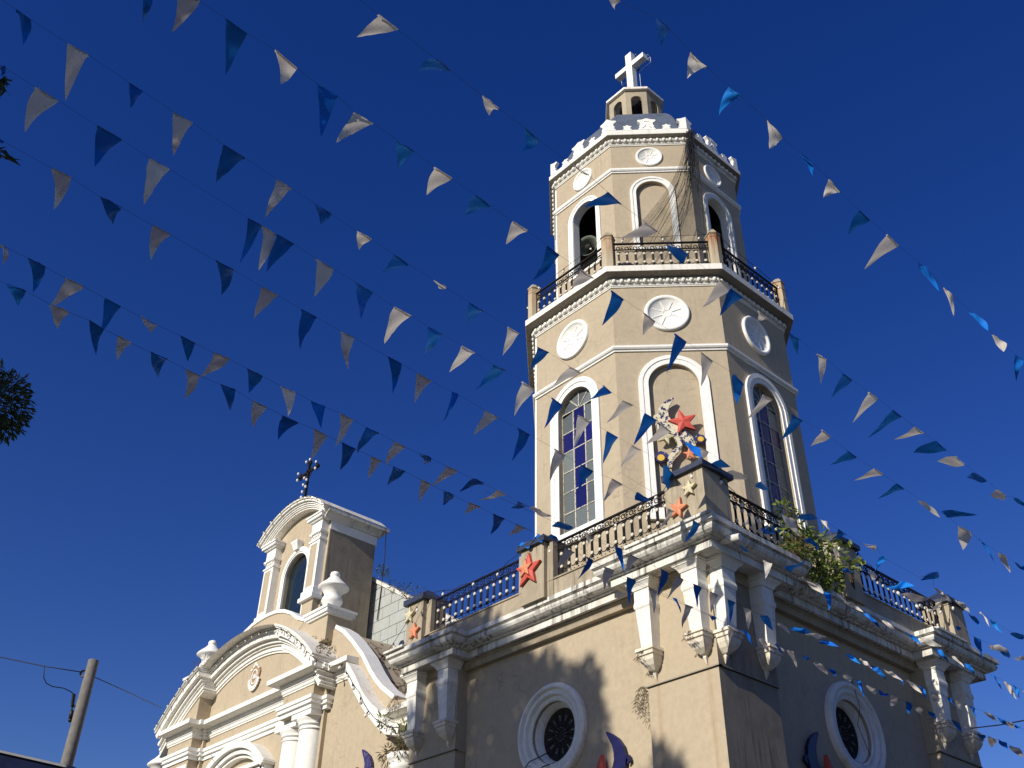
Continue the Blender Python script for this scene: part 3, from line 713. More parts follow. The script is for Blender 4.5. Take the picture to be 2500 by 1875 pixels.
# -- horizontal cornices: path along the wall with breaks at the bays
W0 = YW
hp = [(-25.0, YR), (-23.2, YR), (-23.2, YW-.12), (-23.07, YW-.12), (-23.07, YW), (-17.40, YW), (-17.40, YR), (-15.73, YR), (-15.73, YW-.12), (-15.60, YW-.12), (-15.60, YW), (-14.25, YW)]
def hband(prof, nm, mat='white_dirty', path=hp):
    m = MB(); m.sweep(prof, path, closed=False); return part(nm, m, mat, CH)
hband([(-.2, 12.09), (.42, 12.05), (.42, 11.90), (.38, 11.885), (.12, 11.87), (.12, 11.80), (.09, 11.78), (.09, 11.72), (.06, 11.70), (.06, 11.62), (.03, 11.60), (.03, 11.56), (-.2, 11.56)], 'entablature_cornice')
path2 = [(-25.0, YR), (-23.2, YR), (-23.2, YW-.12), (-23.07, YW-.12), (-23.07, YW), (-17.40, YW), (-17.40, YR), (-15.73, YR), (-15.73, YW-.12), (-15.48, YW-.12), (-15.48, YW)]
hband([(-.2, 11.24), (.14, 11.22), (.14, 11.12), (.09, 11.11), (.09, 11.03), (.12, 11.02), (.12, 10.99), (.05, 10.98), (.05, 10.86), (-.2, 10.86)], 'architrave', 'white', path2)
# -- lower right wing: sweeping scroll and its cornice
lv_top = [(-14.15, 11.80), (-13.95, 11.64), (-13.6, 11.25), (-13.3, 10.85), (-13.05, 10.58), (-12.7, 10.28), (-12.40, 10.07), (-12.1, 9.80), (-11.7, 9.55), (-11.35, 9.45)]
lv_bot = [(-14.15, 11.45), (-13.95, 11.30), (-13.72, 11.0), (-13.45, 10.70), (-13.2, 10.42), (-12.9, 10.12), (-12.62, 9.88), (-12.3, 9.60), (-11.9, 9.35), (-11.4, 9.22)]
m = MB(); m.ring(FRr, lv_top, lv_bot, -.5, .0, closed=False)
sc = part('lower_scroll', m, 'white_dirty', CH)
m = MB(); m.ring(FRr, lv_bot, [(x+.03, z-.06) for x, z in lv_bot], -.5, .04, closed=False); part('scroll_fillet', m, 'white', sc)
hband([(-.2, 10.02), (.36, 10.0), (.36, 9.86), (.30, 9.84), (.12, 9.80), (.12, 9.74), (.09, 9.73), (.09, 9.62), (.05, 9.60), (.05, 9.52), (-.2, 9.5)], 'wing_cornice', path=[(-12.45, YW-.08), (-9.9, YW-.08)])
m = MB(); m.box(-12.5, -9.9, YW-.06, 3.6, 9.4, 9.96); part('wing_block', m, 'stucco', CH)
# -- columns and their caps
def column(x, y, r, ztop):
    m = MB()
    z = ztop
    m.lathe(x, y, [(r*.93*1.0, 0), (r, .1), (r, z-4.5), (r*.93, z-.34), (r*.93, z-.33), (r*1.03, z-.325), (r*1.03, z-.30), (r*.94, z-.29), (r*.94, z-.20), (r*1.07, z-.195), (r*1.08, z-.165), (r*1.0, z-.155), (r*1.0, z-.13), (r*1.2, z-.05), (r*1.22, z-.0)], 36)
    c = part('column', m, 'white', CH)
    return c
column(-16.24, YR+.47, .43, 10.70); column(-17.38, YR+.60, .42, 10.62)
m = MB(); m.box(-16.74, -15.70, YR-.02, YW+.1, 10.70, 10.86); part('abacus', m, 'white', CH)
m = MB(); m.box(-17.95, -16.74, YR+.16, YW+.1, 10.62, 10.86); part('abacus', m, 'white', CH)
column(-23.9, YR+.47, .43, 10.50)
m = MB(); m.box(-24.6, -23.25, YR-.02, YW+.1, 10.50, 10.72); part('abacus', m, 'white', CH)
# -- hood of the central window
hood = MB(); cz = 7.05; hd = 4.0
def hpts(R, a, n=24): return [(CC+R*sin(-a+2*a*i/n), 10.83-2.9+R*cos(-a+2*a*i/n)) for i in range(n+1)]
hood.ring(FW, hpts(2.9, .82), hpts(2.70, .82), -.05, .42, closed=False); hood.ring(FW, hpts(2.69, .80), hpts(2.54, .80), -.05, .30, closed=False); hood.ring(FW, hpts(2.52, .78), hpts(2.44, .78), -.05, .2, closed=False)
part('window_hood', hood, 'white_dirty', CH)
m = MB(); m.fbox(FW, CC-2.1, CC+2.1, -.05, .40, 9.84, 9.96); m.fbox(FW, CC-2.0, CC+2.0, -.05, .30, 9.70, 9.80); part('hood_base', m, 'white', CH)
# -- seal with the year on it
m = MB(); sx, sz = CC+.03, 13.02; fr = FW
shield = [(sx+.30*sin(a)*(1+.12*cos(6*a)), sz-.02+.40*cos(a)*(1+.06*cos(5*a))) for a in [2*pi*i/36 for i in range(36)]]
m.prism(fr, shield, 0, .06); se = part('year_seal', m, 'plaque', CH)
m = MB(); m.ring(fr, [(sx+.20*sin(2*pi*i/32), sz+.25*cos(2*pi*i/32)) for i in range(32)], [(sx+.165*sin(2*pi*i/32), sz+.215*cos(2*pi*i/32)) for i in range(32)], .05, .085); part('seal_ring', m, 'white', se)
m = MB(); rnd = random.Random(3)
for k in range(26):
    a = pi*.55+pi*.9*k/25 if k % 2 else pi*1.45-pi*.9*k/25
    for rr in (.27, .34):
        x, z = sx+rr*1.0*sin(a), sz-.02+rr*1.22*cos(a); m.ball((x, YW-.075, z), .045, 6, (1, .7, 1.1))
for k in range(7):
    a = -.5+k/6; m.ball((sx+.24*sin(a), YW-.07, sz+.30+.10*cos(a*2)), .045, 6, (1, .8, 1))
for s_ in (-1, 1): m.ball((sx+s_*.22, YW-.07, sz+.27), .05, 6)
m.ball((sx, YW-.08, sz+.43), .06, 6, (1, .8, 1.2)); part('seal_wreath', m, 'white', se)
def text_mesh(body, size, ext):
    c = bpy.data.curves.new('t', 'FONT'); c.body = body; c.size = size; c.extrude = ext; c.align_x = 'CENTER'; c.align_y = 'CENTER'; c.offset = .002
    o = bpy.data.objects.new('t', c); COL.objects.link(o); dg = bpy.context.evaluated_depsgraph_get()
    me = bpy.data.meshes.new_from_object(o.evaluated_get(dg)); bpy.data.objects.remove(o); return me
try:
    tm = text_mesh('1886', .15, .012); tm.materials.clear(); tm.materials.append(M['white'])
    put('year_numerals', tm, se, Matrix(((.92, 0, 0, sx), (0, 0, -1, YW-.075), (0, 1.55, 0, sz), (0, 0, 0, 1))))
except Exception as ex: print('text', ex)

# -- urns
def urn(x, y, zb, s=1., ped=True, plants=False):
    P = [(.05, 0), (.25, 0), (.27, .05), (.22, .10), (.20, .20), (.22, .28), (.31, .36), (.335, .44), (.31, .54), (.265, .60), (.27, .68), (.32, .78), (.41, .86), (.485, .90), (.49, .93), (.455, .98), (.38, 1.06), (.28, 1.15), (.21, 1.23), (.17, 1.29), (.13, 1.31), (.13, 1.33), (.15, 1.35), (.158, 1.41), (.135, 1.47), (.07, 1.51), (.01, 1.52)]
    m = MB(); m.lathe(x, y, [(r*s*1.06, zb+z*s) for r, z in P], 28, cap=False)
    return part('urn', m, 'white', CH)
urn(-16.33, 2.1, 14.05, .95)
for cx_, z0 in ((-16.33, 13.3), (2*CC+16.33, 13.3)):
    m = MB(); m.box(cx_-.55, cx_+.5, 1.72, 2.5, z0-.3, 13.80); p = part('urn_pedestal', m, 'stucco', CH)
    m = MB()
    for e, a, b in ((.07, 13.80, 13.86), (.13, 13.86, 13.98), (.17, 13.98, 14.06)): m.box(cx_-.55-e, cx_+.5+e, 1.72-e, 2.5+e, a, b)
    part('pedestal_cap', m, 'white', p)
urn(2*CC+16.33, 2.1, 14.0, .95)
urn(-26.15, 1.9, 10.4, .95)
m = MB(); m.box(-26.5, -25.8, 1.55, 2.25, 0, 10.4); part('urn_pedestal', m, 'stucco', CH)
urn_small = MB(); urn_small.lathe(-10.55, 1.15, [(.2, 7.0), (.22, 7.8), (.16, 7.9), (.30, 8.1), (.34, 8.2), (.28, 8.24), (.38, 8.30), (.42, 8.42), (.36, 8.46), (.30, 8.40)], 20, cap=False)
part('planter_urn', urn_small, 'white', CH)
m = MB(); m.box(-10.9, -10.2, .82, 1.5, 0, 7.0); part('urn_pedestal', m, 'stucco', CH)

# -- bell gable (espadana) with its niche
YB = 2.85
fb = FR(YB)
gx0, gx1 = -22.32, -18.32
R_, cz_ = 3.26, 16.44
gtop = [(CC+2.95*sin(a), cz_+2.95*cos(a)) for a in [(-.74+1.48*i/24) for i in range(25)]]
body = [(gx0, 13.2), (gx1, 13.2)]+[(gx1, 18.5)]+list(reversed(gtop))+[(gx0, 18.5)]
body = [(gx0, 13.2), (gx1, 13.2), (gx1, 18.62)]+[p for p in reversed(gtop)]+[(gx0, 18.62)]
hole = arch(CC+.12, .74, 14.8, 16.98, 24)
m = MB(); m.prism(fb, body, -1.95, 0, [hole]); bel = part('bell_gable', m, 'stucco', CH)
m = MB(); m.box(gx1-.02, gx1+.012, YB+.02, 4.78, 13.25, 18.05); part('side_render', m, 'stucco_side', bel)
m = MB(); m.prism(fb, arch(CC+.12, .76, 14.7, 16.98, 24), -.20, -.13); part('niche_glass', m, 'mirror_glass', bel)
m = MB(); m.ring(fb, arch(CC+.12, .98, 14.75, 16.98, 24), arch(CC+.12, .745, 14.78, 16.98, 24), -.15, .07)
m.ring(fb, arch(CC+.12, .93, 14.75, 16.98, 24), arch(CC+.12, .80, 14.78, 16.98, 24), .0, .10); part('niche_frame', m, 'white', bel)
m = MB(); m.loft(fb, [(17.85, .13, .20, CC+.12), (18.05, .17, .26, CC+.12), (18.12, .22, .30, CC+.12), (18.17, .22, .30, CC+.12)]); part('keystone', m, 'white', bel)
def garc(R0, R1, v0, v1, a=.78): 
    m = MB(); m.ring(fb, [(CC+R1*sin(-a+2*a*i/28), cz_+R1*cos(-a+2*a*i/28)) for i in range(29)], [(CC+R0*sin(-a+2*a*i/28), cz_+R0*cos(-a+2*a*i/28)) for i in range(29)], v0, v1, closed=False); return m
part('arched_cornice', merge([garc(2.88, 2.94, -.1, .28), garc(2.94, 2.99, -.1, .33), garc(2.99, 3.05, -.1, .37), garc(3.05, 3.12, -.1, .42), garc(3.12, 3.20, -.1, .50), garc(3.20, 3.27, -.1, .55)]), 'white_dirty', bel)
m = MB(); a_ = .79; m.grid([[(CC+3.27*sin(-a_+2*a_*i/28), YB-.5, cz_+3.275*cos(-a_+2*a_*i/28)), (CC+3.27*sin(-a_+2*a_*i/28), 5.0, cz_+3.275*cos(-a_+2*a_*i/28))] for i in range(29)]); part('barrel_roof', m, 'white_grime', bel)
m = MB(); sd = SD(gx1)
m.fbox(sd, YB, 4.83, -.02, .03, 18.05, 18.38); part('side_frieze', m, 'white', bel)
m = MB(); prof = [(0, 18.38), (.08, 18.40), (.10, 18.46), (.20, 18.56), (.30, 18.60), (.30, 18.74), (0, 18.80)]
m.sweep(prof, [(gx1, YB-.3), (gx1, 4.85), (gx0, 4.85)], closed=False); part('side_cornice', m, 'white_grime', bel)
for xc in (-21.85, -18.75):
    m = MB(); hw = .32; v = .28
    m.fbox(fb, xc-hw, xc+hw, -.05, v, 15.75, 17.62); m.fbox(fb, xc-hw-.06, xc+hw+.06, -.05, v+.05, 15.55, 15.78)
    m.fbox(fb, xc-hw-.12, xc+hw+.12, -.05, v+.10, 15.42, 15.56)
    m.fbox(fb, xc-hw-.04, xc+hw+.04, -.05, v+.04, 17.62, 17.68); m.fbox(fb, xc-hw+.02, xc+hw-.02, -.05, v-.02, 17.68, 17.92); m.fbox(fb, xc-hw-.05, xc+hw+.05, -.05, v+.05, 17.92, 17.98)
    m.fbox(fb, xc-hw, xc+hw, -.05, v, 17.98, 18.40); m.fbox(fb, xc-hw-.08, xc+hw+.08, -.05, v+.08, 18.40, 18.46); m.fbox(fb, xc-hw-.16, xc+hw+.16, -.05, v+.16, 18.46, 18.56); m.fbox(fb, xc-hw-.20, xc+hw+.20, -.05, v+.20, 18.56, 18.62)
    pl = part('gable_pilaster', m, 'white', bel)
    m = MB(); m.fbox(fb, xc-hw+.10, xc+hw-.10, v-.01, v+.006, 15.9, 17.5); part('sunk_panel', m, 'stucco', pl) if False else None
    m = MB(); m.fbox(fb, xc-hw+.10, xc+hw-.10, v-.01, v+.004, 15.9, 17.5); part('panel_field', m, 'stucco', pl)
    m = MB(); m.ring(fb, rect(xc-hw+.07, xc+hw-.07, 15.86, 17.54), rect(xc-hw+.11, xc+hw-.11, 15.9, 17.5), v-.01, v+.02); part('panel_bead', m, 'white', pl)
    m = MB()
    for s_ in (-1, 1):
        m.tube([fb(xc+s_*(hw+.01), v+.03, 17.86), fb(xc+s_*(hw-.04), v+.04, 17.93), fb(xc+s_*(hw-.10), v+.04, 17.88), fb(xc+s_*(hw-.05), v+.04, 17.83)], .022, 5)
    for q in range(4): m.ball(fb(xc-.15+.1*q, v, 17.82), .035, 6, (1, .6, 2))
    part('capital_scroll', m, 'white', pl)
    m = MB(); m.fbox(fb, xc-hw-.02, xc+hw+.02, -.05, v-.03, 13.3, 15.43); part('pilaster_pedestal', m, 'stucco', pl)
m = MB(); m.fbox(FR(2.75), CC-.22, CC+.22, -.2, .2, 19.6, 19.86); m.fbox(FR(2.75), CC-.14, CC+.14, -.13, .13, 19.86, 20.0); part('cross_foot', m, 'white', bel)
# iron cross with bulbs on the gable
xc_ = thing('iron_cross', 'dark iron cross studded with round bulbs on top of the bell gable', 'cross', (CC+.05, 2.75, 20.0))
m = MB(); cx0 = CC+.05
m.box(cx0-.04, cx0+.04, 2.71, 2.79, 20.0, 21.55); part('upright', m, 'iron', xc_)
m = MB(); m.box(cx0-.62, cx0+.62, 2.71, 2.79, 21.12, 21.20)
for (px_, pz_) in ((cx0-.62, 21.16), (cx0+.62, 21.16), (cx0, 21.58)):
    m.ball((px_, 2.75, pz_), .09, 8); 
for s_ in (-1, 1):
    m.ball((cx0+s_*.55, 2.75, 21.27), .05, 6); m.ball((cx0+s_*.55, 2.75, 21.05), .05, 6); m.ball((cx0+s_*.1, 2.75, 21.5), .05, 6)
m.tube([(cx0-.3, 2.75, 21.16), (cx0, 2.75, 20.8), (cx0+.3, 2.75, 21.16)], .02, 5); m.tube([(cx0-.25, 2.75, 21.16), (cx0, 2.75, 21.42), (cx0+.25, 2.75, 21.16)], .02, 5)
part('arms', m, 'iron', xc_)
bm_ = MB(); bm_.ball((0, 0, 0), .05, 8, (1, 1, 1.25)); BULB = bm_.mesh('bulb', 'bulb')
for (a, b) in ((-.62, 21.3), (-.62, 21.02), (.62, 21.3), (.62, 21.02), (-.13, 21.62), (.13, 21.62), (-.1, 20.9), (-.1, 20.6), (-.1, 20.3), (-.12, 20.08), (.09, 20.75), (.09, 20.45)):
    put('bulb', BULB, xc_, Matrix.Translation((cx0+a, 2.66, b)))
# pale grey block wall behind
GW = thing('block_wall', 'pale grey painted block wall between the bell gable and the tower', 'wall', (-17, 5.0, 13))
m = MB(); y = 5.05
top = lambda x: 17.02-(x+18.7)*.62
m.prism(FR(y), [(-19.2, 10.5), (-12.9, 10.5), (-12.9, top(-12.9)), (-19.2, top(-19.2))], -.3, -.02); part('backing', m, 'grey_block', GW)
rh, bw = .42, .92
for r in range(16):
    z = 11.0+r*rh
    for k in range(8):
        x0 = -19.2+k*bw+(bw/2 if r % 2 else 0)-.45; x1 = x0+bw-.02; z0, z1 = z, z+rh-.02
        x0 = max(x0, -19.18); x1 = min(x1, -12.92)
        if x1-x0 < .08 or z0 > top(x0)-.2: continue
        pts = [(x0, z0), (x1, z0)]
        za, zb = min(z1, top(x1)-.12), min(z1, top(x0)-.12)
        if za <= z0+.02:
            xe = x0+(top(x0)-.12-z0)/.62; pts = [(x0, z0), (min(xe, x1), z0), (x0, zb)]
            if xe-x0 < .05: continue
        else: pts += [(x1, za), (x0, zb)]
        m = MB(); m.prism(FR(y), pts, -.02, random.uniform(0, .006)); part('block', m, 'grey_block', GW)
m = MB(); m.prism(FR(y), [(-19.2, top(-19.2)-.12), (-12.9, top(-12.9)-.12), (-12.9, top(-12.9)+.02), (-19.2, top(-19.2)+.02)], -.4, .05); part('coping', m, 'white_grime', GW)
m = MB(); m.quad((-24.9, 4.8, 13.6), (-11, 4.8, 11.5), (-11, 20, 11.5), (-24.9, 20, 13.6)); part('nave_roof', m, 'tin_roof', CH)
m = MB(); m.box(-24.9, -9.9, 5.4, 24, 0, 11.4); part('nave_wall', m, 'stucco', CH)
# ================================================================== ORNAMENTS
def star_pts(cx, cz, R, rot=0, k=.42): return [(cx+(R if i % 2 == 0 else R*k)*sin(rot+pi*i/5), cz+(R if i % 2 == 0 else R*k)*cos(rot+pi*i/5)) for i in range(10)]
def star_mb(fr, cx, cz, R, v0, v1, rot=0, k=.42):
    m = MB(); p = star_pts(cx, cz, R, rot, k); m.ring(fr, p, [(cx+(a-cx)*.94, cz+(b-cz)*.94) for a, b in p], v0, v1)
    ids = [m.V(fr(cx+(a-cx)*.94, v1, cz+(b-cz)*.94)) for a, b in p]; c = m.V(fr(cx, v1+R*.10, cz))
    for i in range(10): m.F([ids[i], ids[(i+1) % 10], c])
    m.poly([fr(a, v0, b) for a, b in p]); return m
def band_mb(fr, pts, w, v0, v1):
    m = MB(); n = len(pts); o, q = [], []
    for i in range(n):
        a = Vector(pts[max(0, i-1)]); b = Vector(pts[min(n-1, i+1)]); d = (b-a).normalized(); ww = w[i] if isinstance(w, (list, tuple)) else w
        o.append((pts[i][0]-d.y*ww, pts[i][1]+d.x*ww)); q.append((pts[i][0]+d.y*ww, pts[i][1]-d.x*ww))
    m.ring(fr, o, q, v0, v1, closed=False); return m
def ornament(fr, u0, z0, s, flip, label, moonmat, loc, small=True):
    """crescent moon with stars, scrolls and round lamps; (u0, z0) is the tip of the crescent"""
    f = -1 if flip else 1
    T = lambda p: (u0+f*(p[0]+.05)*s, z0+(p[1]-15.71)*s)
    t = thing('star_and_moon_ornament', label, 'ornament', loc, 'christmas moon and star ornaments')
    def band(nm, pts, w, v0, v1, mat, lab=None):
        p = [T(q) for q in pts]; ww = [x*s*1.2 for x in w] if isinstance(w, list) else w*s*1.1
        return part(nm, band_mb(fr, p, ww, v0, v1), mat, t, lab)
    band('crescent', [(-.05, 15.71), (-.14, 15.62), (-.25, 15.50), (-.32, 15.36), (-.35, 15.2), (-.31, 15.04), (-.22, 14.92), (-.09, 14.80), (.06, 14.66), (.2, 14.50), (.30, 14.30)], [.012, .045, .075, .10, .12, .125, .12, .12, .12, .11, .07], .02, .09, moonmat)
    band('scroll', [(-.14, 14.60), (-.07, 14.58), (-.01, 14.47), (.0, 14.34), (-.08, 14.22), (-.18, 14.12), (-.24, 14.0), (-.27, 13.88), (-.28, 13.74)], [.02, .045, .045, .05, .05, .05, .055, .05, .035], .02, .08, moonmat)
    band('scroll', [(-.38, 15.16), (-.46, 15.20), (-.53, 15.19), (-.55, 15.13), (-.50, 15.09)], [.03, .03, .03, .025, .01], .02, .08, moonmat)
    band('scroll', [(-.50, 14.98), (-.48, 14.88), (-.42, 14.76), (-.34, 14.68)], [.03, .035, .035, .03], .02, .07, moonmat)
    for (cx, cz, r, pts) in ((-.47, 14.01, .085, [(-.58, 14.02), (-.55, 14.12), (-.46, 14.17), (-.36, 14.13), (-.28, 14.02), (-.26, 13.92)]), (.50, 14.51, .07, [(.60, 14.50), (.55, 14.60), (.46, 14.62), (.38, 14.57), (.33, 14.48)])):
        band('scroll', pts, .038, .0, .06, 'navy_flake' if moonmat != 'navy' else 'navy')
        m = MB(); c = T((cx, cz)); m.prism(fr, circ(c[0], c[1], (r+.03)*s, 20), 0, .07); lp = part('lamp_disc', m, 'navy_flake', t)
        m = MB(); m.prism(fr, circ(c[0], c[1], r*s, 20), .07, .09); part('lamp_face', m, 'yellow', lp)
    c = T((.12, 14.98)); part('star', star_mb(fr, c[0], c[1], .36*s, .06, .15, -.22*f if not flip else .22), 'red', t, 'large red star')
    c = T((-.32, 14.60)); part('star', star_mb(fr, c[0], c[1], .22*s, .03, .10, .30*f), 'cream_flake', t, 'flaking cream star')
    c = T((.21, 14.12)); part('star', star_mb(fr, c[0], c[1], .17*s, .02, .07, -.1), 'orange', t, 'small orange star')
    return t
f1 = face(1, 3.43)
ornament(f1, -.05, 15.71, 1.0, False, 'flaking blue and cream moon with a red star and yellow discs in the tower niche', 'moon_flake', f1(0, .05, 13.7))
ornament(FR(1.06), -3.74, 7.52, 1.08, True, 'navy moon with a red star low on the sunlit front wall by the corner', 'navy', (-3.6, 1.06, 6.2))
ornament(SD(-1.06), 3.96, 7.56, 1.08, False, 'navy moon with a red star on the shaded right wall before the round window', 'navy', (-1.06, 3.9, 6.2))
ornament(FR(1.95), -13.46, 9.30, 1.15, True, 'blue moon with a red star on the church wall beside the potted fern', 'navy_flake', (-13.3, 1.95, 8.0))
ornament(FR(1.06), -6.75, 6.86, 1.08, False, 'navy moon tip in tree shade left of the front round window', 'navy', (-6.9, 1.06, 5.5))
ornament(SD(-1.06), 7.35, 7.32, 1.08, True, 'navy moon tip on the shaded wall right of the side round window', 'navy', (-1.06, 7.4, 6.0))
fp = FR(.395)
def star_thing(cx, cz, R, mat, label, rot, inner=None):
    t = thing('star_ornament', label, 'star ornament', (cx, .39, cz), 'star ornaments on the parapet posts')
    part('star', star_mb(fp, cx, cz, R, .01, .07, rot), mat, t)
    if inner: part('inner_star', star_mb(fp, cx-.03, cz+.03, R*.55, .09, .13, rot), inner, t)
star_thing(-5.31, 11.25, .41, 'red', 'large red star with an orange star inside on the middle parapet post', .05, 'orange')
star_thing(-.72, 11.42, .18, 'cream_flake', 'small cream star high on the corner parapet post', .1)
star_thing(-1.03, 11.10, .23, 'orange', 'salmon star low on the corner parapet post', .35)
star_thing(-9.66, 11.50, .22, 'cream_flake', 'small cream star on the left end parapet post', .1)
star_thing(-9.42, 11.02, .22, 'orange', 'small orange star below the cream one on the left end post', .1)
for (a, b, c_) in ((-5.31, 11.6, 0), (-9.6, 11.7, 0)): pass

rnd = random.Random(8); m = MB(); rows = []
for j in range(9):
    rows.append([(-5.62+.80*i/12+rnd.uniform(-.02, .02), .30+.075*j, 11.93+.13*sin(i*.9+j*.7)*rnd.uniform(.3, 1)+(.16 if 2 < j < 7 else 0)*(1-abs(i-6)/7)-.10*(j == 0)) for i in range(13)])
m.grid(rows); o = part('draped_cloth', m, 'flag_blue', None); tag(o, 'crumpled blue plastic sheet draped over the cap of the middle parapet post', 'sheet')
# -- horn loudspeaker in the upper arch
hn = thing('horn_loudspeaker', 'round grey green horn loudspeaker in the left arch of the upper storey', 'loudspeaker', (-5.5, 3.0, 21.9))
d = Vector((.35, -1, -.12)).normalized(); c = Vector((-5.53, 2.9, 22.78))
a_ = d.cross(Vector((0, 0, 1))).normalized(); b_ = a_.cross(d)
m = MB(); rows = [[c-d*t+(a_*cos(2*pi*i/28)+b_*sin(2*pi*i/28))*r for i in range(28)] for t, r in ((.0, .34), (-.015, .36), (-.02, .34), (.06, .29), (.2, .19), (.4, .10), (.6, .07))]
m.grid(rows, True, closed=True); part('horn', m, 'horn', hn)
m = MB(); rows = [[c-d*t+(a_*cos(2*pi*i/16)+b_*sin(2*pi*i/16))*r for i in range(16)] for t, r in ((.02, .001), (.02, .09), (.3, .09), (.3, .001))]
m.grid(rows, True, closed=True); part('driver', m, 'dark', hn)
m = MB(); m.tube([c-d*.5, c-d*.5+Vector((0, 0, -1.6))], .03, 6); m.box(-5.9, -5.0, 2.9, 3.6, 20.85, 20.95); part('stand', m, 'iron', hn)

# -- torn netting hanging from the roof cornice
nm = thing('torn_net', 'torn black netting gathered from the roof cornice down over the blind arch', 'net', face(1, 3.05)(1.3, 0, 25.8))
fn = face(1, 3.12); fn2 = face(1, 3.55)
rnd = random.Random(11)
topp = fn(1.30, -.02, 25.84)
m = MB()
for k in range(30):
    t = rnd.random()**.8; ue = -1.15+2.55*t; ze = 21.0+rnd.random()*.9 if t > .25 else 20.9
    e = fn(ue, .0+.25*rnd.random(), ze) if rnd.random() < .8 else fn(ue*.6+.5, .1, 22.8)
    s_ = topp+Vector((rnd.uniform(-.12, .12), rnd.uniform(-.12, .12), rnd.uniform(-.05, .05)))
    pts = []
    for i in range(13):
        q = i/12; p = s_.lerp(e, q); sag = sin(pi*q)*(.35+.3*rnd.random()*0+.25*t); pull = sin(pi*q)*.35*(1-t)
        pts.append(p+Vector((0, 0, -sag*.35))+fn.u*(pull*.9)+fn.n*(.05*sin(pi*q*2+k)))
    m.tube(pts, .0028+.004*(rnd.random() < .2), 3, sm=False)
part('strands', m, 'wire', nm)
m = MB()
for k in range(26):
    s_ = topp+Vector((rnd.uniform(-.08, .08), rnd.uniform(-.08, .08), 0)); e = fn(1.15+rnd.uniform(-.25, .25), .05, 23.0+rnd.random()*1.4)
    m.tube([s_.lerp(e, i/8)+fn.u*(.05*sin(i*.9+k)) for i in range(9)], .011, 4, sm=False)
part('gathered_bunch', m, 'wire', nm)
# translucent mesh veil
mt, t_, b_m = _mat('fine netting'); b_m.inputs['Base Color'].default_value = (.015, .015, .015, 1); b_m.inputs['Roughness'].default_value = .9
tc = t_.nodes.new('ShaderNodeUVMap'); w1 = t_.nodes.new('ShaderNodeTexWave'); w1.inputs['Scale'].default_value = 36; w1.bands_direction = 'X'
w2 = t_.nodes.new('ShaderNodeTexWave'); w2.inputs['Scale'].default_value = 36; w2.bands_direction = 'Y'
t_.links.new(tc.outputs[0], w1.inputs['Vector']); t_.links.new(tc.outputs[0], w2.inputs['Vector'])
al = _math(t_, 'MAXIMUM', _ramp(t_, w1.outputs[1], .92, .99), _ramp(t_, w2.outputs[1], .92, .99))
fold = _ramp(t_, _noise(t_, _pos(t_, (1.5, 1.5, .8)), 2.2, 4), .40, .75)
al = _math(t_, 'MAXIMUM', al, _math(t_, 'MULTIPLY', fold, .22))
t_.links.new(al, b_m.inputs['Alpha']); M['net'] = mt
m = MB(); rows = []
for j in range(15):
    q = j/14; row = []
    for i in range(21):
        t = i/20; ue = -1.1+2.5*t; e = fn(ue, .12, 21.05+.25*t+.15*sin(9*t)); p = topp.lerp(e, q)
        pull = sin(pi*q)*(.35*(1-t)); row.append(p+Vector((0, 0, -sin(pi*q)*(.1+.1*t)))+fn.u*(pull*.9)+fn.n*(.05*sin(t*24+q*3)*q))
    rows.append(row)
m.grid(rows, True)
me = m.mesh('veil', 'net', fix=False); uv = me.uv_layers.new(name='UVMap')
for pl in me.polygons:
    for li in pl.loop_indices:
        vi = me.loops[li].vertex_index; uv.data[li].uv = ((vi % 21)/20*1.6, (vi//21)/14*3.0)
put('veil', me, nm)

# -- festoon lights: cord with bulbs
SOCK = MB(); SOCK.tube([(0, 0, 0), (0, 0, -.07)], .018, 6); SOCK.cur = 1; SOCK.ball((0, 0, -.115), .035, 8, (1, 1, 1.35)); SOCK = SOCK.mesh('lamp', ['socket', 'bulb'])
def festoon(pts, nb, label, sag=.04, r=.008, tilt=.5, seed=0, sc=1.):
    rnd = random.Random(seed); t = thing('festoon_lights', label, 'string lights', pts[0], 'festoon light strings')
    P = []
    for a, b in zip(pts[:-1], pts[1:]):
        a, b = Vector(a), Vector(b)
        for i in range(6): q = i/6; P.append(a.lerp(b, q)+Vector((0, 0, -sag*4*q*(1-q)*rnd.uniform(.4, 1.4))))
    P.append(Vector(pts[-1])); m = MB(); m.tube(P, r, 4); part('cord', m, 'wire', t)
    for k in range(nb):
        f = (k+.5)/nb*(len(P)-1); i = int(f); p = P[i].lerp(P[i+1], f-i)
        put('lamp', SOCK, t, Matrix.Translation(p) @ Matrix.Rotation(rnd.uniform(-tilt, tilt), 4, 'Y') @ Matrix.Rotation(rnd.uniform(-tilt, tilt), 4, 'X') @ Matrix.Scale(sc, 4))
    return t
ya = YR-.49
A_ = [(x, ya, z+.0) for x, z in arcpts(7.06, th(-25.3, 7.06), th(-22.9, 7.06), 5)]
festoon(A_, 7, 'festoon bulbs along the left end of the curved pediment', seed=1, sag=.02, sc=.9)
festoon([(x, YW-.49, z) for x, z in arcpts(7.06, th(-22.7, 7.06), th(-17.9, 7.06), 9)], 10, 'festoon bulbs along the middle of the curved pediment', seed=2, sag=.02, sc=.75)
festoon([(x, ya-.01, z-.02) for x, z in arcpts(7.06, th(-17.9, 7.06), th(-15.4, 7.06), 5)], 7, 'festoon bulbs on the right end of the curved pediment', seed=3, sag=.05, sc=1.1)
festoon([(-15.35, ya, 12.2), (-15.0, 1.4, 11.9), (-14.2, 1.45, 11.75), (-13.95, YR-.05, 11.4), (-13.3, YR-.05, 10.75), (-12.75, YR-.05, 10.1), (-12.0, YR-.05, 9.6), (-11.3, YR-.02, 9.35)], 9, 'festoon bulbs hanging down the white scroll of the church wing', seed=4, sag=.04, sc=1.2)
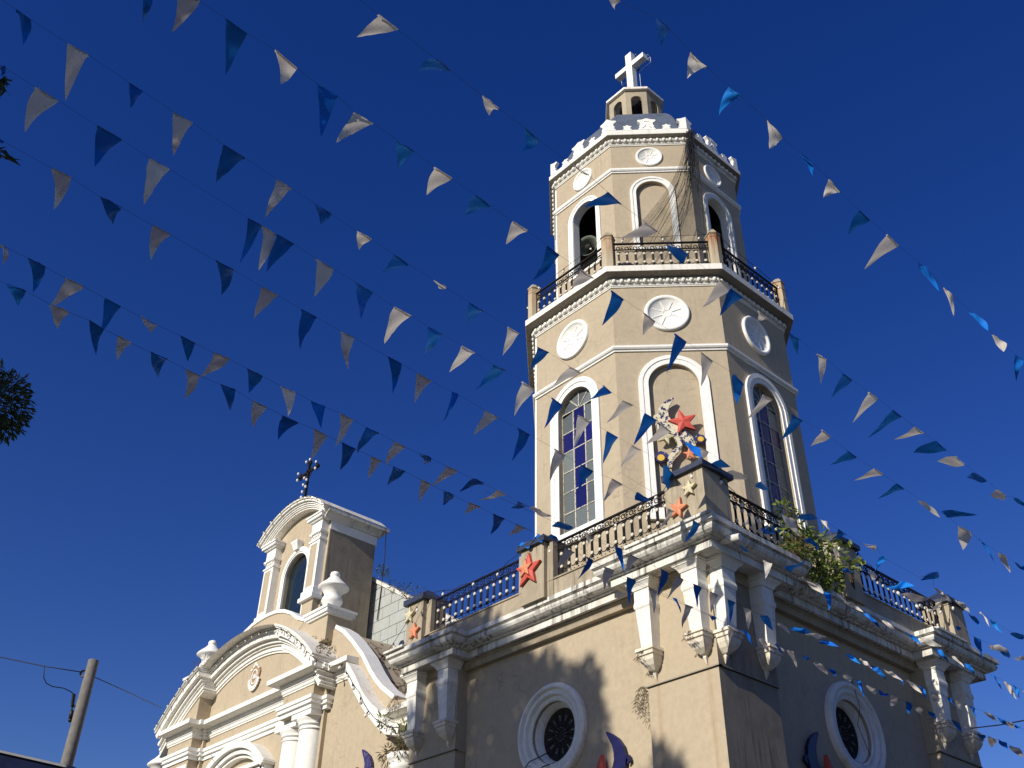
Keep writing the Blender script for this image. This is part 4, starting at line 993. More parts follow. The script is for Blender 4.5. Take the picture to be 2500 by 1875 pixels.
festoon([(CC+3.3*sin(a), YB-.57, cz_+3.28*cos(a)) for a in [-.80+1.6*i/9 for i in range(10)]], 10, 'festoon bulbs along the arched top of the bell gable', seed=5, sag=.03, sc=.9)
festoon([(-10.2, .02, 10.5), (-9.0, .3, 11.9), (-7.2, .6, 11.80), (-5.6, .45, 11.9), (-4.0, .62, 11.7), (-2.2, .6, 11.75), (-1.3, .45, 11.8), (-.4, .4, 11.9)], 13, 'festoon bulbs draped along the front parapet railing', seed=6, sag=.12, sc=.95)
festoon([(-.3, .6, 11.9), (-.55, 2.2, 11.5), (-.55, 4.0, 11.45), (-.3, 5.3, 11.9), (-.55, 7.4, 11.5), (-.5, 9.0, 11.5), (-.3, 10.1, 11.9)], 14, 'festoon bulbs draped along the right parapet railing', seed=7, sag=.12, sc=1.1)
vb = octp(3.72)
festoon([(vb[7][0], vb[7][1], 20.9)]+[(x, y, z) for (x, y), z in zip(vb[:4], (20.9, 20.95, 20.95, 20.7))], 12, 'festoon bulbs round the railing of the upper balcony', seed=8, sag=.12, sc=.9)
# thin cables hanging on walls
def cable(pts, label, r=.01, nm='cable', cat='cable', mat='wire'):
    m = MB(); m.tube(pts, r, 4); o = part(nm, m, mat, None); tag(o, label, cat); return o
cable([(-6.1, .93, 7.2), (-5.85, .9, 7.35), (-5.55, 1.2, 7.55)], 'black cable curving out of the front round window', .012)
cable([(-5.75, .9, 7.0), (-5.5, .95, 7.2), (-5.3, 1.3, 7.35)], 'second black cable leaving the bottom of the front round window', .012)
cable([(-1.0, 5.6, 9.05), (-.93, 5.62, 8.4), (-1.1, 5.7, 8.1), (-1.05, 5.9, 7.5)], 'thin dark cable crossing the side round window', .007)
cable([(-17.95, 4.95, 18.6), (-17.95, 5.0, 17.5), (-18.0, 5.02, 16.4), (-18.05, 5.0, 15.2)], 'blue black cable dangling behind the bell gable', .02, mat='blue_iron')
cable([(-12.9, 3.5, 11.6), (-12.2, 2.9, 11.1), (-11.6, 2.5, 10.75), (-10.6, 1.9, 10.4)], 'thick dark root running down the concave scroll roof', .022, mat='twig')
cable([(-17.2, 1.9, 14.3), (-17.8, 1.93, 13.98), (-18.5, 1.94, 13.9), (-19.3, 1.94, 13.95)], 'thin cable on the wall above the curved pediment', .006)

# ================================================================== PLANTS
def leaf_quad(m, p, d, n, L, w, bend=.3):
    d = d.normalized(); s_ = d.cross(n).normalized()*w; mid_ = p+d*L*.5+n*(bend*L*.15); e = p+d*L-n*(bend*L*.25)
    a = m.V(p); b = m.V(mid_+s_); c = m.V(e); f = m.V(mid_-s_); m.F([a, b, c, f])
def rv(rnd): 
    while True:
        v = Vector((rnd.uniform(-1, 1), rnd.uniform(-1, 1), rnd.uniform(-1, 1)))
        if 0 < v.length < 1: return v
def foliage(m, lobes, rnd, L, w, down=.3, shell=.5):
    for (c, r, n) in lobes:
        c = Vector(c)
        for i in range(n):
            v = rv(rnd).normalized(); rad = r*(shell+(1-shell)*rnd.random()**.5); p = c+v*rad
            d = (v+rv(rnd)*.9+Vector((0, 0, -down))).normalized(); nn = (v+rv(rnd)*.6).normalized()
            leaf_quad(m, p, d, nn, L*rnd.uniform(.6, 1.2), w*rnd.uniform(.7, 1.2))
def shrub(name, label, cat, base, lobes, L, w, mat, seed, stems=8, stemmat='twig', down=.2):
    rnd = random.Random(seed); t = thing(name, label, cat, base)
    m = MB(); foliage(m, lobes, rnd, L, w, down, .3); o = part('foliage', m, mat, t); o['kind'] = 'stuff'
    m = MB(); b = Vector(base)
    for i in range(stems):
        c, r, n = lobes[i % len(lobes)]; e = Vector(c)+rv(rnd)*r*.8; q = b.lerp(e, .5)+rv(rnd)*.1
        m.tube([b-Vector((0, 0, .02)), q, e], .012, 4, .004)
    part('stem', m, stemmat, t); return t
shrub('balcony_shrub', 'leafy green shrub growing over the cornice and railing of the right side', 'shrub', (-.3, 4.1, 10.6),
      [((-.25, 3.2, 11.45), .26, 45), ((-.25, 3.55, 11.2), .32, 75), ((-.2, 3.95, 11.3), .30, 60), ((-.2, 3.1, 10.9), .30, 75), ((-.15, 3.55, 10.8), .34, 105), ((-.1, 3.8, 10.55), .26, 95), ((-.2, 4.2, 10.95), .30, 60), ((-.05, 3.85, 10.3), .17, 70), ((-.15, 2.75, 10.7), .2, 60), ((-.3, 2.95, 11.75), .18, 30)], .20, .032, 'leaf_bright', 21, 22)
shrub('broadleaf_sapling', 'few broad light green leaves on the cornice right of the shrub', 'plant', (-.2, 5.0, 10.6), [((-.2, 4.95, 11.3), .28, 24), ((-.2, 4.8, 11.0), .2, 14)], .22, .06, 'leaf_bright', 22, 6)
shrub('dry_fern', 'dry brown fern beside the shrub on the cornice edge', 'plant', (-.1, 2.75, 10.55), [((-.08, 2.75, 10.75), .22, 90)], .18, .015, 'twig', 23, 5)
def hanging(label, base, n, length, seed, mat='fern', nm='hanging_fern', spread=.25, cat='plant', y=-.06):
    rnd = random.Random(seed); t = thing(nm, label, cat, base); b = Vector(base); m = MB(); s = MB()
    for i in range(n):
        L = length*rnd.uniform(.35, 1); dx = rnd.uniform(-spread, spread); pts = []
        for k in range(9):
            q = k/8; pts.append(b+Vector((dx*sin(q*2.2)+.03*sin(q*7+i), y*sin(q*pi*.7)-.02, .10*sin(min(1, q*2.5)*pi)*(1-q)-L*q**1.5)))
        s.tube(pts, .006, 3, .003)
        for k in (range(2, 8) if mat == 'fern' else range(5, 7)):
            for sg in (-1, 1): leaf_quad(m, pts[k], Vector((sg*.8, rnd.uniform(-.4, .1), -.6)), Vector((0, -1, .2)), .09*rnd.uniform(.6, 1.3), .008)
    part('frond', m, mat, t); part('stalk', s, 'twig', t); return t
hanging('wilting fern hanging from the ledge of the corner pilaster', (-2.72, 1.02, 8.12), 7, .95, 31)
hanging('dry roots dangling from the second front bracket drop', (-2.3, .5, 8.55), 4, .22, 32, 'twig', 'hanging_roots', .1, 'roots')
hanging('dry roots dangling from the corner bracket drop', (-1.15, .48, 8.6), 4, .22, 33, 'twig', 'hanging_roots', .15, 'roots')
hanging('dry creeper hanging over the wing cornice by the tower', (-11.6, 1.55, 10.15), 16, .55, 34, 'twig', 'dry_creeper', .35)
hanging('dead roots on the pediment corner block', (-15.3, 1.3, 12.5), 12, .4, 35, 'twig', 'hanging_roots', .3, 'roots')
shrub('potted_fern', 'brown and green fern spilling out of the planter urn by the tower', 'plant', (-10.55, 1.15, 8.42), [((-10.6, 1.1, 8.62), .30, 200), ((-10.85, 1.0, 8.45), .28, 150), ((-10.4, 1.0, 8.5), .25, 100)], .20, .016, 'fern', 24, 18, down=.6)
shrub('tall_weed', 'upright green weed at the top of the planter urn', 'plant', (-10.6, 1.2, 8.5), [((-10.6, 1.15, 9.0), .22, 60)], .2, .025, 'leaf_bright', 25, 6, down=-.6)
shrub('scroll_weed', 'small yellow green weed on the wing scroll', 'plant', (-11.85, 1.35, 9.45), [((-11.85, 1.33, 9.6), .16, 34)], .16, .02, 'leaf_bright', 26, 4, down=-.2)
shrub('gable_weed', 'dark green weed at the back corner of the bell gable', 'plant', (-18.0, 5.0, 16.9), [((-17.95, 4.95, 17.0), .2, 60), ((-17.75, 4.95, 16.85), .15, 40)], .12, .02, 'leaf', 27, 5)
shrub('wall_weed', 'pale green weed at the foot of the bell gable wall', 'plant', (-17.3, 4.2, 13.5), [((-17.3, 4.1, 13.85), .25, 120)], .14, .02, 'leaf_bright', 28, 6)
shrub('coping_weed', 'thin weeds along the top of the grey block wall', 'plant', (-16.4, 5.0, 15.5), [((-16.5, 5.0, 15.85), .2, 40), ((-15.7, 5.0, 15.4), .25, 50), ((-17.2, 5, 16.2), .2, 50)], .12, .02, 'leaf', 29, 9)
shrub('urn_vine', 'dry tangle of stems round the left urn', 'plant', (-23.8, 1.9, 14.0), [((-23.75, 1.75, 14.35), .28, 160), ((-24.6, 1.8, 14.45), .15, 40)], .14, .008, 'twig', 30, 14)
shrub('roof_moss', 'brown and green tufts behind the curved pediment', 'plant', (-16.6, 1.8, 13.1), [((-16.4, 1.85, 13.2), .15, 60), ((-15.7, 1.7, 12.75), .18, 70), ((-15.35, 1.5, 12.45), .16, 70)], .1, .015, 'fern', 36, 8)

# ---- stains of dead creeper on the scroll roof
rnd = random.Random(5); m = MB()
for k in range(60):
    i = rnd.randint(1, 6); q = rnd.random(); x = wave[i][0]+(wave[i+1][0]-wave[i][0])*q; z = wave[i][1]+(wave[i+1][1]-wave[i][1])*q; yy = YW+.55+rnd.random()**1.5*1.2
    pts = [(x, yy, z+.03)]
    for s_ in range(5):
        x -= .10*rnd.uniform(-.3, 1); yy += rnd.uniform(-.08, .12)
        zz = None
        for a, b in zip(wave[:-1], wave[1:]):
            if b[0] <= x <= a[0]: zz = a[1]+(b[1]-a[1])*(a[0]-x)/(a[0]-b[0]+1e-9)
        if zz is None: break
        pts.append((x, yy, zz+.03))
    if len(pts) > 2: m.tube(pts, rnd.uniform(.004, .016), 3, sm=False)
t = thing('dead_creeper', 'dead black creeper stems spread over the concave scroll roof', 'creeper', (-14, 2.6, 12)); part('stem', m, 'twig', t)['kind'] = 'stuff'

# ================================================================== TREES
def tree(label, base, H, lobes, L, w, seed, limbs=None, r0=.35):
    rnd = random.Random(seed); t = thing('mango_tree', label, 'tree', base); b = Vector(base)
    m = MB(); tp = b+Vector((.1, .1, H)); m.tube([b, b.lerp(tp, .4)+Vector((.15, -.1, 0)), b.lerp(tp, .75), tp], r0, 10, r0*.5); part('trunk', m, 'bark', t)
    m = MB()
    for (c, r, n) in lobes:
        c = Vector(c); m.tube([tp-Vector((0, 0, H*.1*rnd.random())), tp.lerp(c, .5)+rv(rnd)*.4, c], r0*.28, 6, .04)
        for k in range(5): e = c+rv(rnd)*r*.9; m.tube([c, c.lerp(e, .5)+rv(rnd)*.1, e], .035, 4, .01)
    part('limb', m, 'bark', t)
    m = MB(); foliage(m, lobes, rnd, L, w, .5, .25); o = part('crown', m, 'leaf', t); o['kind'] = 'stuff'; return t
# tall tree standing to the left behind the camera: its crown shades the left of the base wall
def on_ray(x, z, t, y=1.05): p = Vector((x, y, z))+SDIR*t; return (p.x, p.y, p.z)
SH = [(-8.0, 9.35, 1.15, 24), (-7.0, 9.6, .7, 24.5), (-8.9, 8.5, .85, 23.5), (-6.2, 8.5, 1.1, 25), (-5.0, 8.3, .8, 24), (-4.55, 7.55, .75, 24.6), (-7.6, 7.2, 1.6, 25), (-5.9, 6.6, 1.6, 24), (-8.2, 6.4, 1.5, 25), (-4.6, 6.4, .9, 25.5), (-4.4, 8.6, .42, 25), (-2.4, 6.35, .45, 24), (-5.55, 9.1, .42, 24), (-6.4, 9.35, .40, 25), (-3, 4.6, 1.7, 25), (-6, 4.4, 2, 24), (-8, 4, 1.8, 25), (0.2, 3.6, 2.0, 24), (3.2, 2.6, 2.2, 25), (6, 1.6, 2.2, 24), (-8.4, 10.3, .38, 24.3), (-7.3, 10.55, .42, 24), (-8.9, 7.4, 1.0, 24.2)]
lob = [(on_ray(x, z, t), r, int((1150 if x > -7.3 else 760)*r*r+90)) for x, z, r, t in SH]
tree('tall mango tree behind the photographer that shades the tower base', (-4.2, -21.5, 0), 12.5, lob, .36, .065, 41, r0=.5)
# near tree at the left edge: two leaf sprays reach into the picture
def ray_pt(px, py, d):
    v = (_fw*CF+_r2*(px-1250)-_u2*(py-937.5)).normalized(); return CAM+v*d
def spray(m, tip, back, n, L, w, rnd):
    for k in range(n):
        d = (rv(rnd)*.8+Vector((.45, .2, -.75))).normalized(); leaf_quad(m, tip+back*rnd.random()*.12+rv(rnd)*.05, d, rv(rnd).normalized(), L*rnd.uniform(.7, 1.1), w, .6)
rnd = random.Random(55); t = thing('mango_tree', 'dark mango tree at the upper left edge with long drooping leaves', 'tree', (-7, -16.5, 0))
m = MB(); trunk_top = Vector((-6.5, -16.2, 7)); m.tube([(-7, -16.5, 0), (-6.8, -16.2, 4), trunk_top], .3, 10, .18); part('trunk', m, 'bark', t)
m = MB(); s = MB(); back = -_r2
for (px_, py_, n) in ((10, 190, 22), (0, 366, 16)):
    tip = ray_pt(px_, py_, 13); spray(m, tip, back, n, .27, .026, rnd); s.tube([trunk_top, trunk_top.lerp(tip, .6)+Vector((0, 0, .6)), tip+back*.05], .05, 5, .01)
lobes = [(ray_pt(-330, 120, 13.5), 1.1, 300), (ray_pt(-360, 480, 13), 1.1, 300), (ray_pt(-560, 330, 14), 1.6, 600)]
foliage(m, lobes, rnd, .24, .03, .6, .25); o = part('crown', m, 'leaf', t); o['kind'] = 'stuff'
for c, r, n in lobes: s.tube([trunk_top, trunk_top.lerp(c, .5)+Vector((.2, 0, .2)), c], .08, 5, .02)
part('limb', s, 'bark', t)
rnd = random.Random(57); c0 = ray_pt(-28, 985, 19.5)
t = thing('mango_tree', 'rounded dark tree crown poking in at the middle of the left edge', 'tree', (c0.x-2.5, c0.y-2, 0))
m = MB(); lobes = [(c0, .66, 1900), (c0-_r2*1.1+Vector((0, 0, .1)), .9, 600), (c0-_r2*2.4+Vector((0, 0, -.4)), 1.4, 1000)]
foliage(m, lobes, rnd, .17, .024, .5, .35); o = part('crown', m, 'leaf', t); o['kind'] = 'stuff'
s = MB(); b = Vector((c0.x-2.5, c0.y-2, 0)); tp = c0-_r2*2.8-Vector((0, 0, 1.5)); s.tube([b, b.lerp(tp, .5)+Vector((.2, .2, 0)), tp], .35, 10, .2); part('trunk', s, 'bark', t)
s = MB()
for c, r, n in lobes:
    s.tube([tp, tp.lerp(c, .5), c], .09, 6, .03)
    for k in range(7): e = c+rv(rnd)*r; s.tube([c, e], .02, 4, .008)
s.tube([c0+Vector((.3, .2, -.75)), c0+Vector((.33, .2, -1.0)), c0+Vector((.25, .2, -1.25))], .008, 4)
part('limb', s, 'bark', t)

# ================================================================== STREET SIDE
tp = ray_pt(229, 1612, 27.5); lo = Vector((tp.x, tp.y, 0))
t = thing('utility_pole', 'round grey concrete utility pole at the lower left', 'utility pole', lo)
m = MB(); m.lathe(tp.x, tp.y, [(.19, 0), (.125, tp.z-.01), (.115, tp.z)], 20); part('pole', m, 'concrete', t)
m = MB(); ins = ray_pt(204, 1645, 27.4); m.revolve(frame(ins, _r2, -_fw), 0, 0, [(.085, -.05), (.085, -.02), (.05, -.01), (.05, .01), (.085, .02), (.085, .05)], 14); part('spool_insulator', m, 'concrete', t)
m = MB(); a = ray_pt(181, 1694, 27.4); b = ray_pt(172, 1758, 27.4)
for k in range(11): p = a.lerp(b, k/22); m.lathe(p.x, p.y, [(.02, p.z), (.05, p.z-.015), (.02, p.z-.03)], 10)
m.tube([a, b], .018, 6); q = a.lerp(b, .62); m.tube([q, b], .05, 8); m.ball(b, .06, 8); m.tube([q+Vector((0, 0, .1)), Vector((tp.x, tp.y, q.z))], .03, 6)
part('cutout_insulator', m, 'socket', t)
def rp(px_, py_, d=27.4): return ray_pt(px_, py_, d)
cable([rp(-60, 1594, 30), rp(0, 1604, 29), rp(110, 1627, 28), rp(200, 1641)], 'black overhead wire from the left edge to the utility pole', .012, 'overhead_wire', 'wire')
cable([rp(224, 1650), rp(300, 1684, 31), rp(393, 1728, 36.5)], 'black overhead wire from the utility pole to the church', .012, 'overhead_wire', 'wire')
cable([rp(108, 1626), rp(107, 1655), rp(113, 1668), rp(128, 1676), rp(155, 1680), rp(172, 1688), rp(180, 1694)], 'looping jumper wire beside the utility pole', .012, 'jumper_wire', 'wire')
cable([ray_pt(2370, 1778, 26), ray_pt(2440, 1770, 24), ray_pt(2505, 1758, 22)], 'thin wire leaving the right side of the tower', .012, 'overhead_wire', 'wire')
# low building with a dark blue roof at the bottom left corner
e0, e1 = ray_pt(-40, 1822, 22), ray_pt(150, 1866, 21)
d = (e1-e0); d.z = 0; d.normalize(); n = Vector((d.y, -d.x, 0)); n = n if n.dot(CAM-e0) > 0 else -n
t = thing('low_building', 'low building with a dark blue roof edge at the bottom left corner', 'building', (e0.x, e0.y, 0))
zr0, zr1 = e0.z, e1.z; q0 = e0-d*6; q1 = e1+d*.3; sl_ = (zr1-zr0)/((e1-e0).length); z_a, z_b = zr0-6*sl_, zr1+.3*sl_
m = MB(); A = lambda v, z: (v.x, v.y, z)
m.poly([A(q0, z_a), A(q1, z_b), A(q1-n*5, z_b+.2), A(q0-n*5, z_a+.2)]); part('roof', m, 'tin_roof', t)
m = MB(); m.poly([A(q0+n*.05, z_a), A(q1+n*.05, z_b), A(q1+n*.05, z_b-.04), A(q0+n*.05, z_a-.04)]); m.poly([A(q0, z_a-.04), A(q1, z_b-.04), A(q1+n*.05, z_b-.04), A(q0+n*.05, z_a-.04)]); m.poly([A(q0, z_a+.01), A(q1, z_b+.01), A(q1+n*.05, z_b), A(q0+n*.05, z_a)]); part('roof_edge', m, 'post_cap', t)
m = MB(); m.poly([A(q0-n*.02, z_a-.05), A(q1-n*.02, z_b-.05), A(q1-n*.02, 0), A(q0-n*.02, 0)]); m.poly([A(q1-n*.02, z_b-.05), A(q1-n*5, z_b), A(q1-n*5, 0), A(q1-n*.02, 0)]); part('wall', m, 'tin_roof', t)

def house(x0, x1, y0, y1, h, wm, label, roof):  # unseen houses added to block low skylight from the shaded walls
    t = thing('added_house', label, 'house', ((x0+x1)/2, (y0+y1)/2, 0))
    m = MB(); m.box(x0, x1, y0, y1, -.1, h); part('wall', m, wm, t)
    m = MB(); xc, e = (x0+x1)/2, .7
    a = [(x0-e, y0-e, h), (x1+e, y0-e, h), (x1+e, y1+e, h), (x0-e, y1+e, h)]; r0, r1 = (xc, y0+2, h+roof), (xc, y1-2, h+roof)
    m.poly(a); m.poly([a[0], a[1], r0]); m.poly([a[1], a[2], r1, r0]); m.poly([a[2], a[3], r1]); m.poly([a[3], a[0], r0, r1]); part('roof', m, 'tin_roof', t)
    fr = SD(x0); n = int((y1-y0)/3.2)
    for k in range(n):
        for z in range(int(h/3)):
            u = y0+1.6+k*3.2; m = MB(); m.ring(fr, rect(u-.6, u+.6, z*3+.95, z*3+2.35), rect(u-.52, u+.52, z*3+1.03, z*3+2.27), -.05, -.01) if False else m.box(x0-.05, x0+.02, u-.6, u+.6, z*3+.95, z*3+2.35)
            w = part('window', m, 'concrete', t); m = MB(); m.box(x0-.06, x0-.02, u-.5, u+.5, z*3+1.05, z*3+2.25); part('pane', m, 'mirror_glass', w)
house(21, 32, -30, -14, 9.5, 'house_a', 'added grey three storey house out of view nearest the photographer', 2.2)
house(22, 33, -12, 4, 7.5, 'house_b', 'added faded green two storey house out of view beside the tower', 2.5)
house(21.5, 33, 6, 24, 9.8, 'house_c', 'added brown three storey house out of view beyond the green one', 2.2)
house(21, 34, 26, 46, 8, 'house_a', 'added grey two storey house out of view, farthest along the street', 2.4)

def struct(nm, mb_, mat): o = part(nm, mb_, mat, None); o['kind'] = 'structure'; return o
m = MB(); m.quad((-1500, -1500, -.16), (1500, -1500, -.16), (1500, 1500, -.16), (-1500, 1500, -.16)); struct('ground', m, 'asphalt')
m = MB(); m.box(-40, 12, -8, 40, -.3, -.02); struct('pavement', m, 'paving')

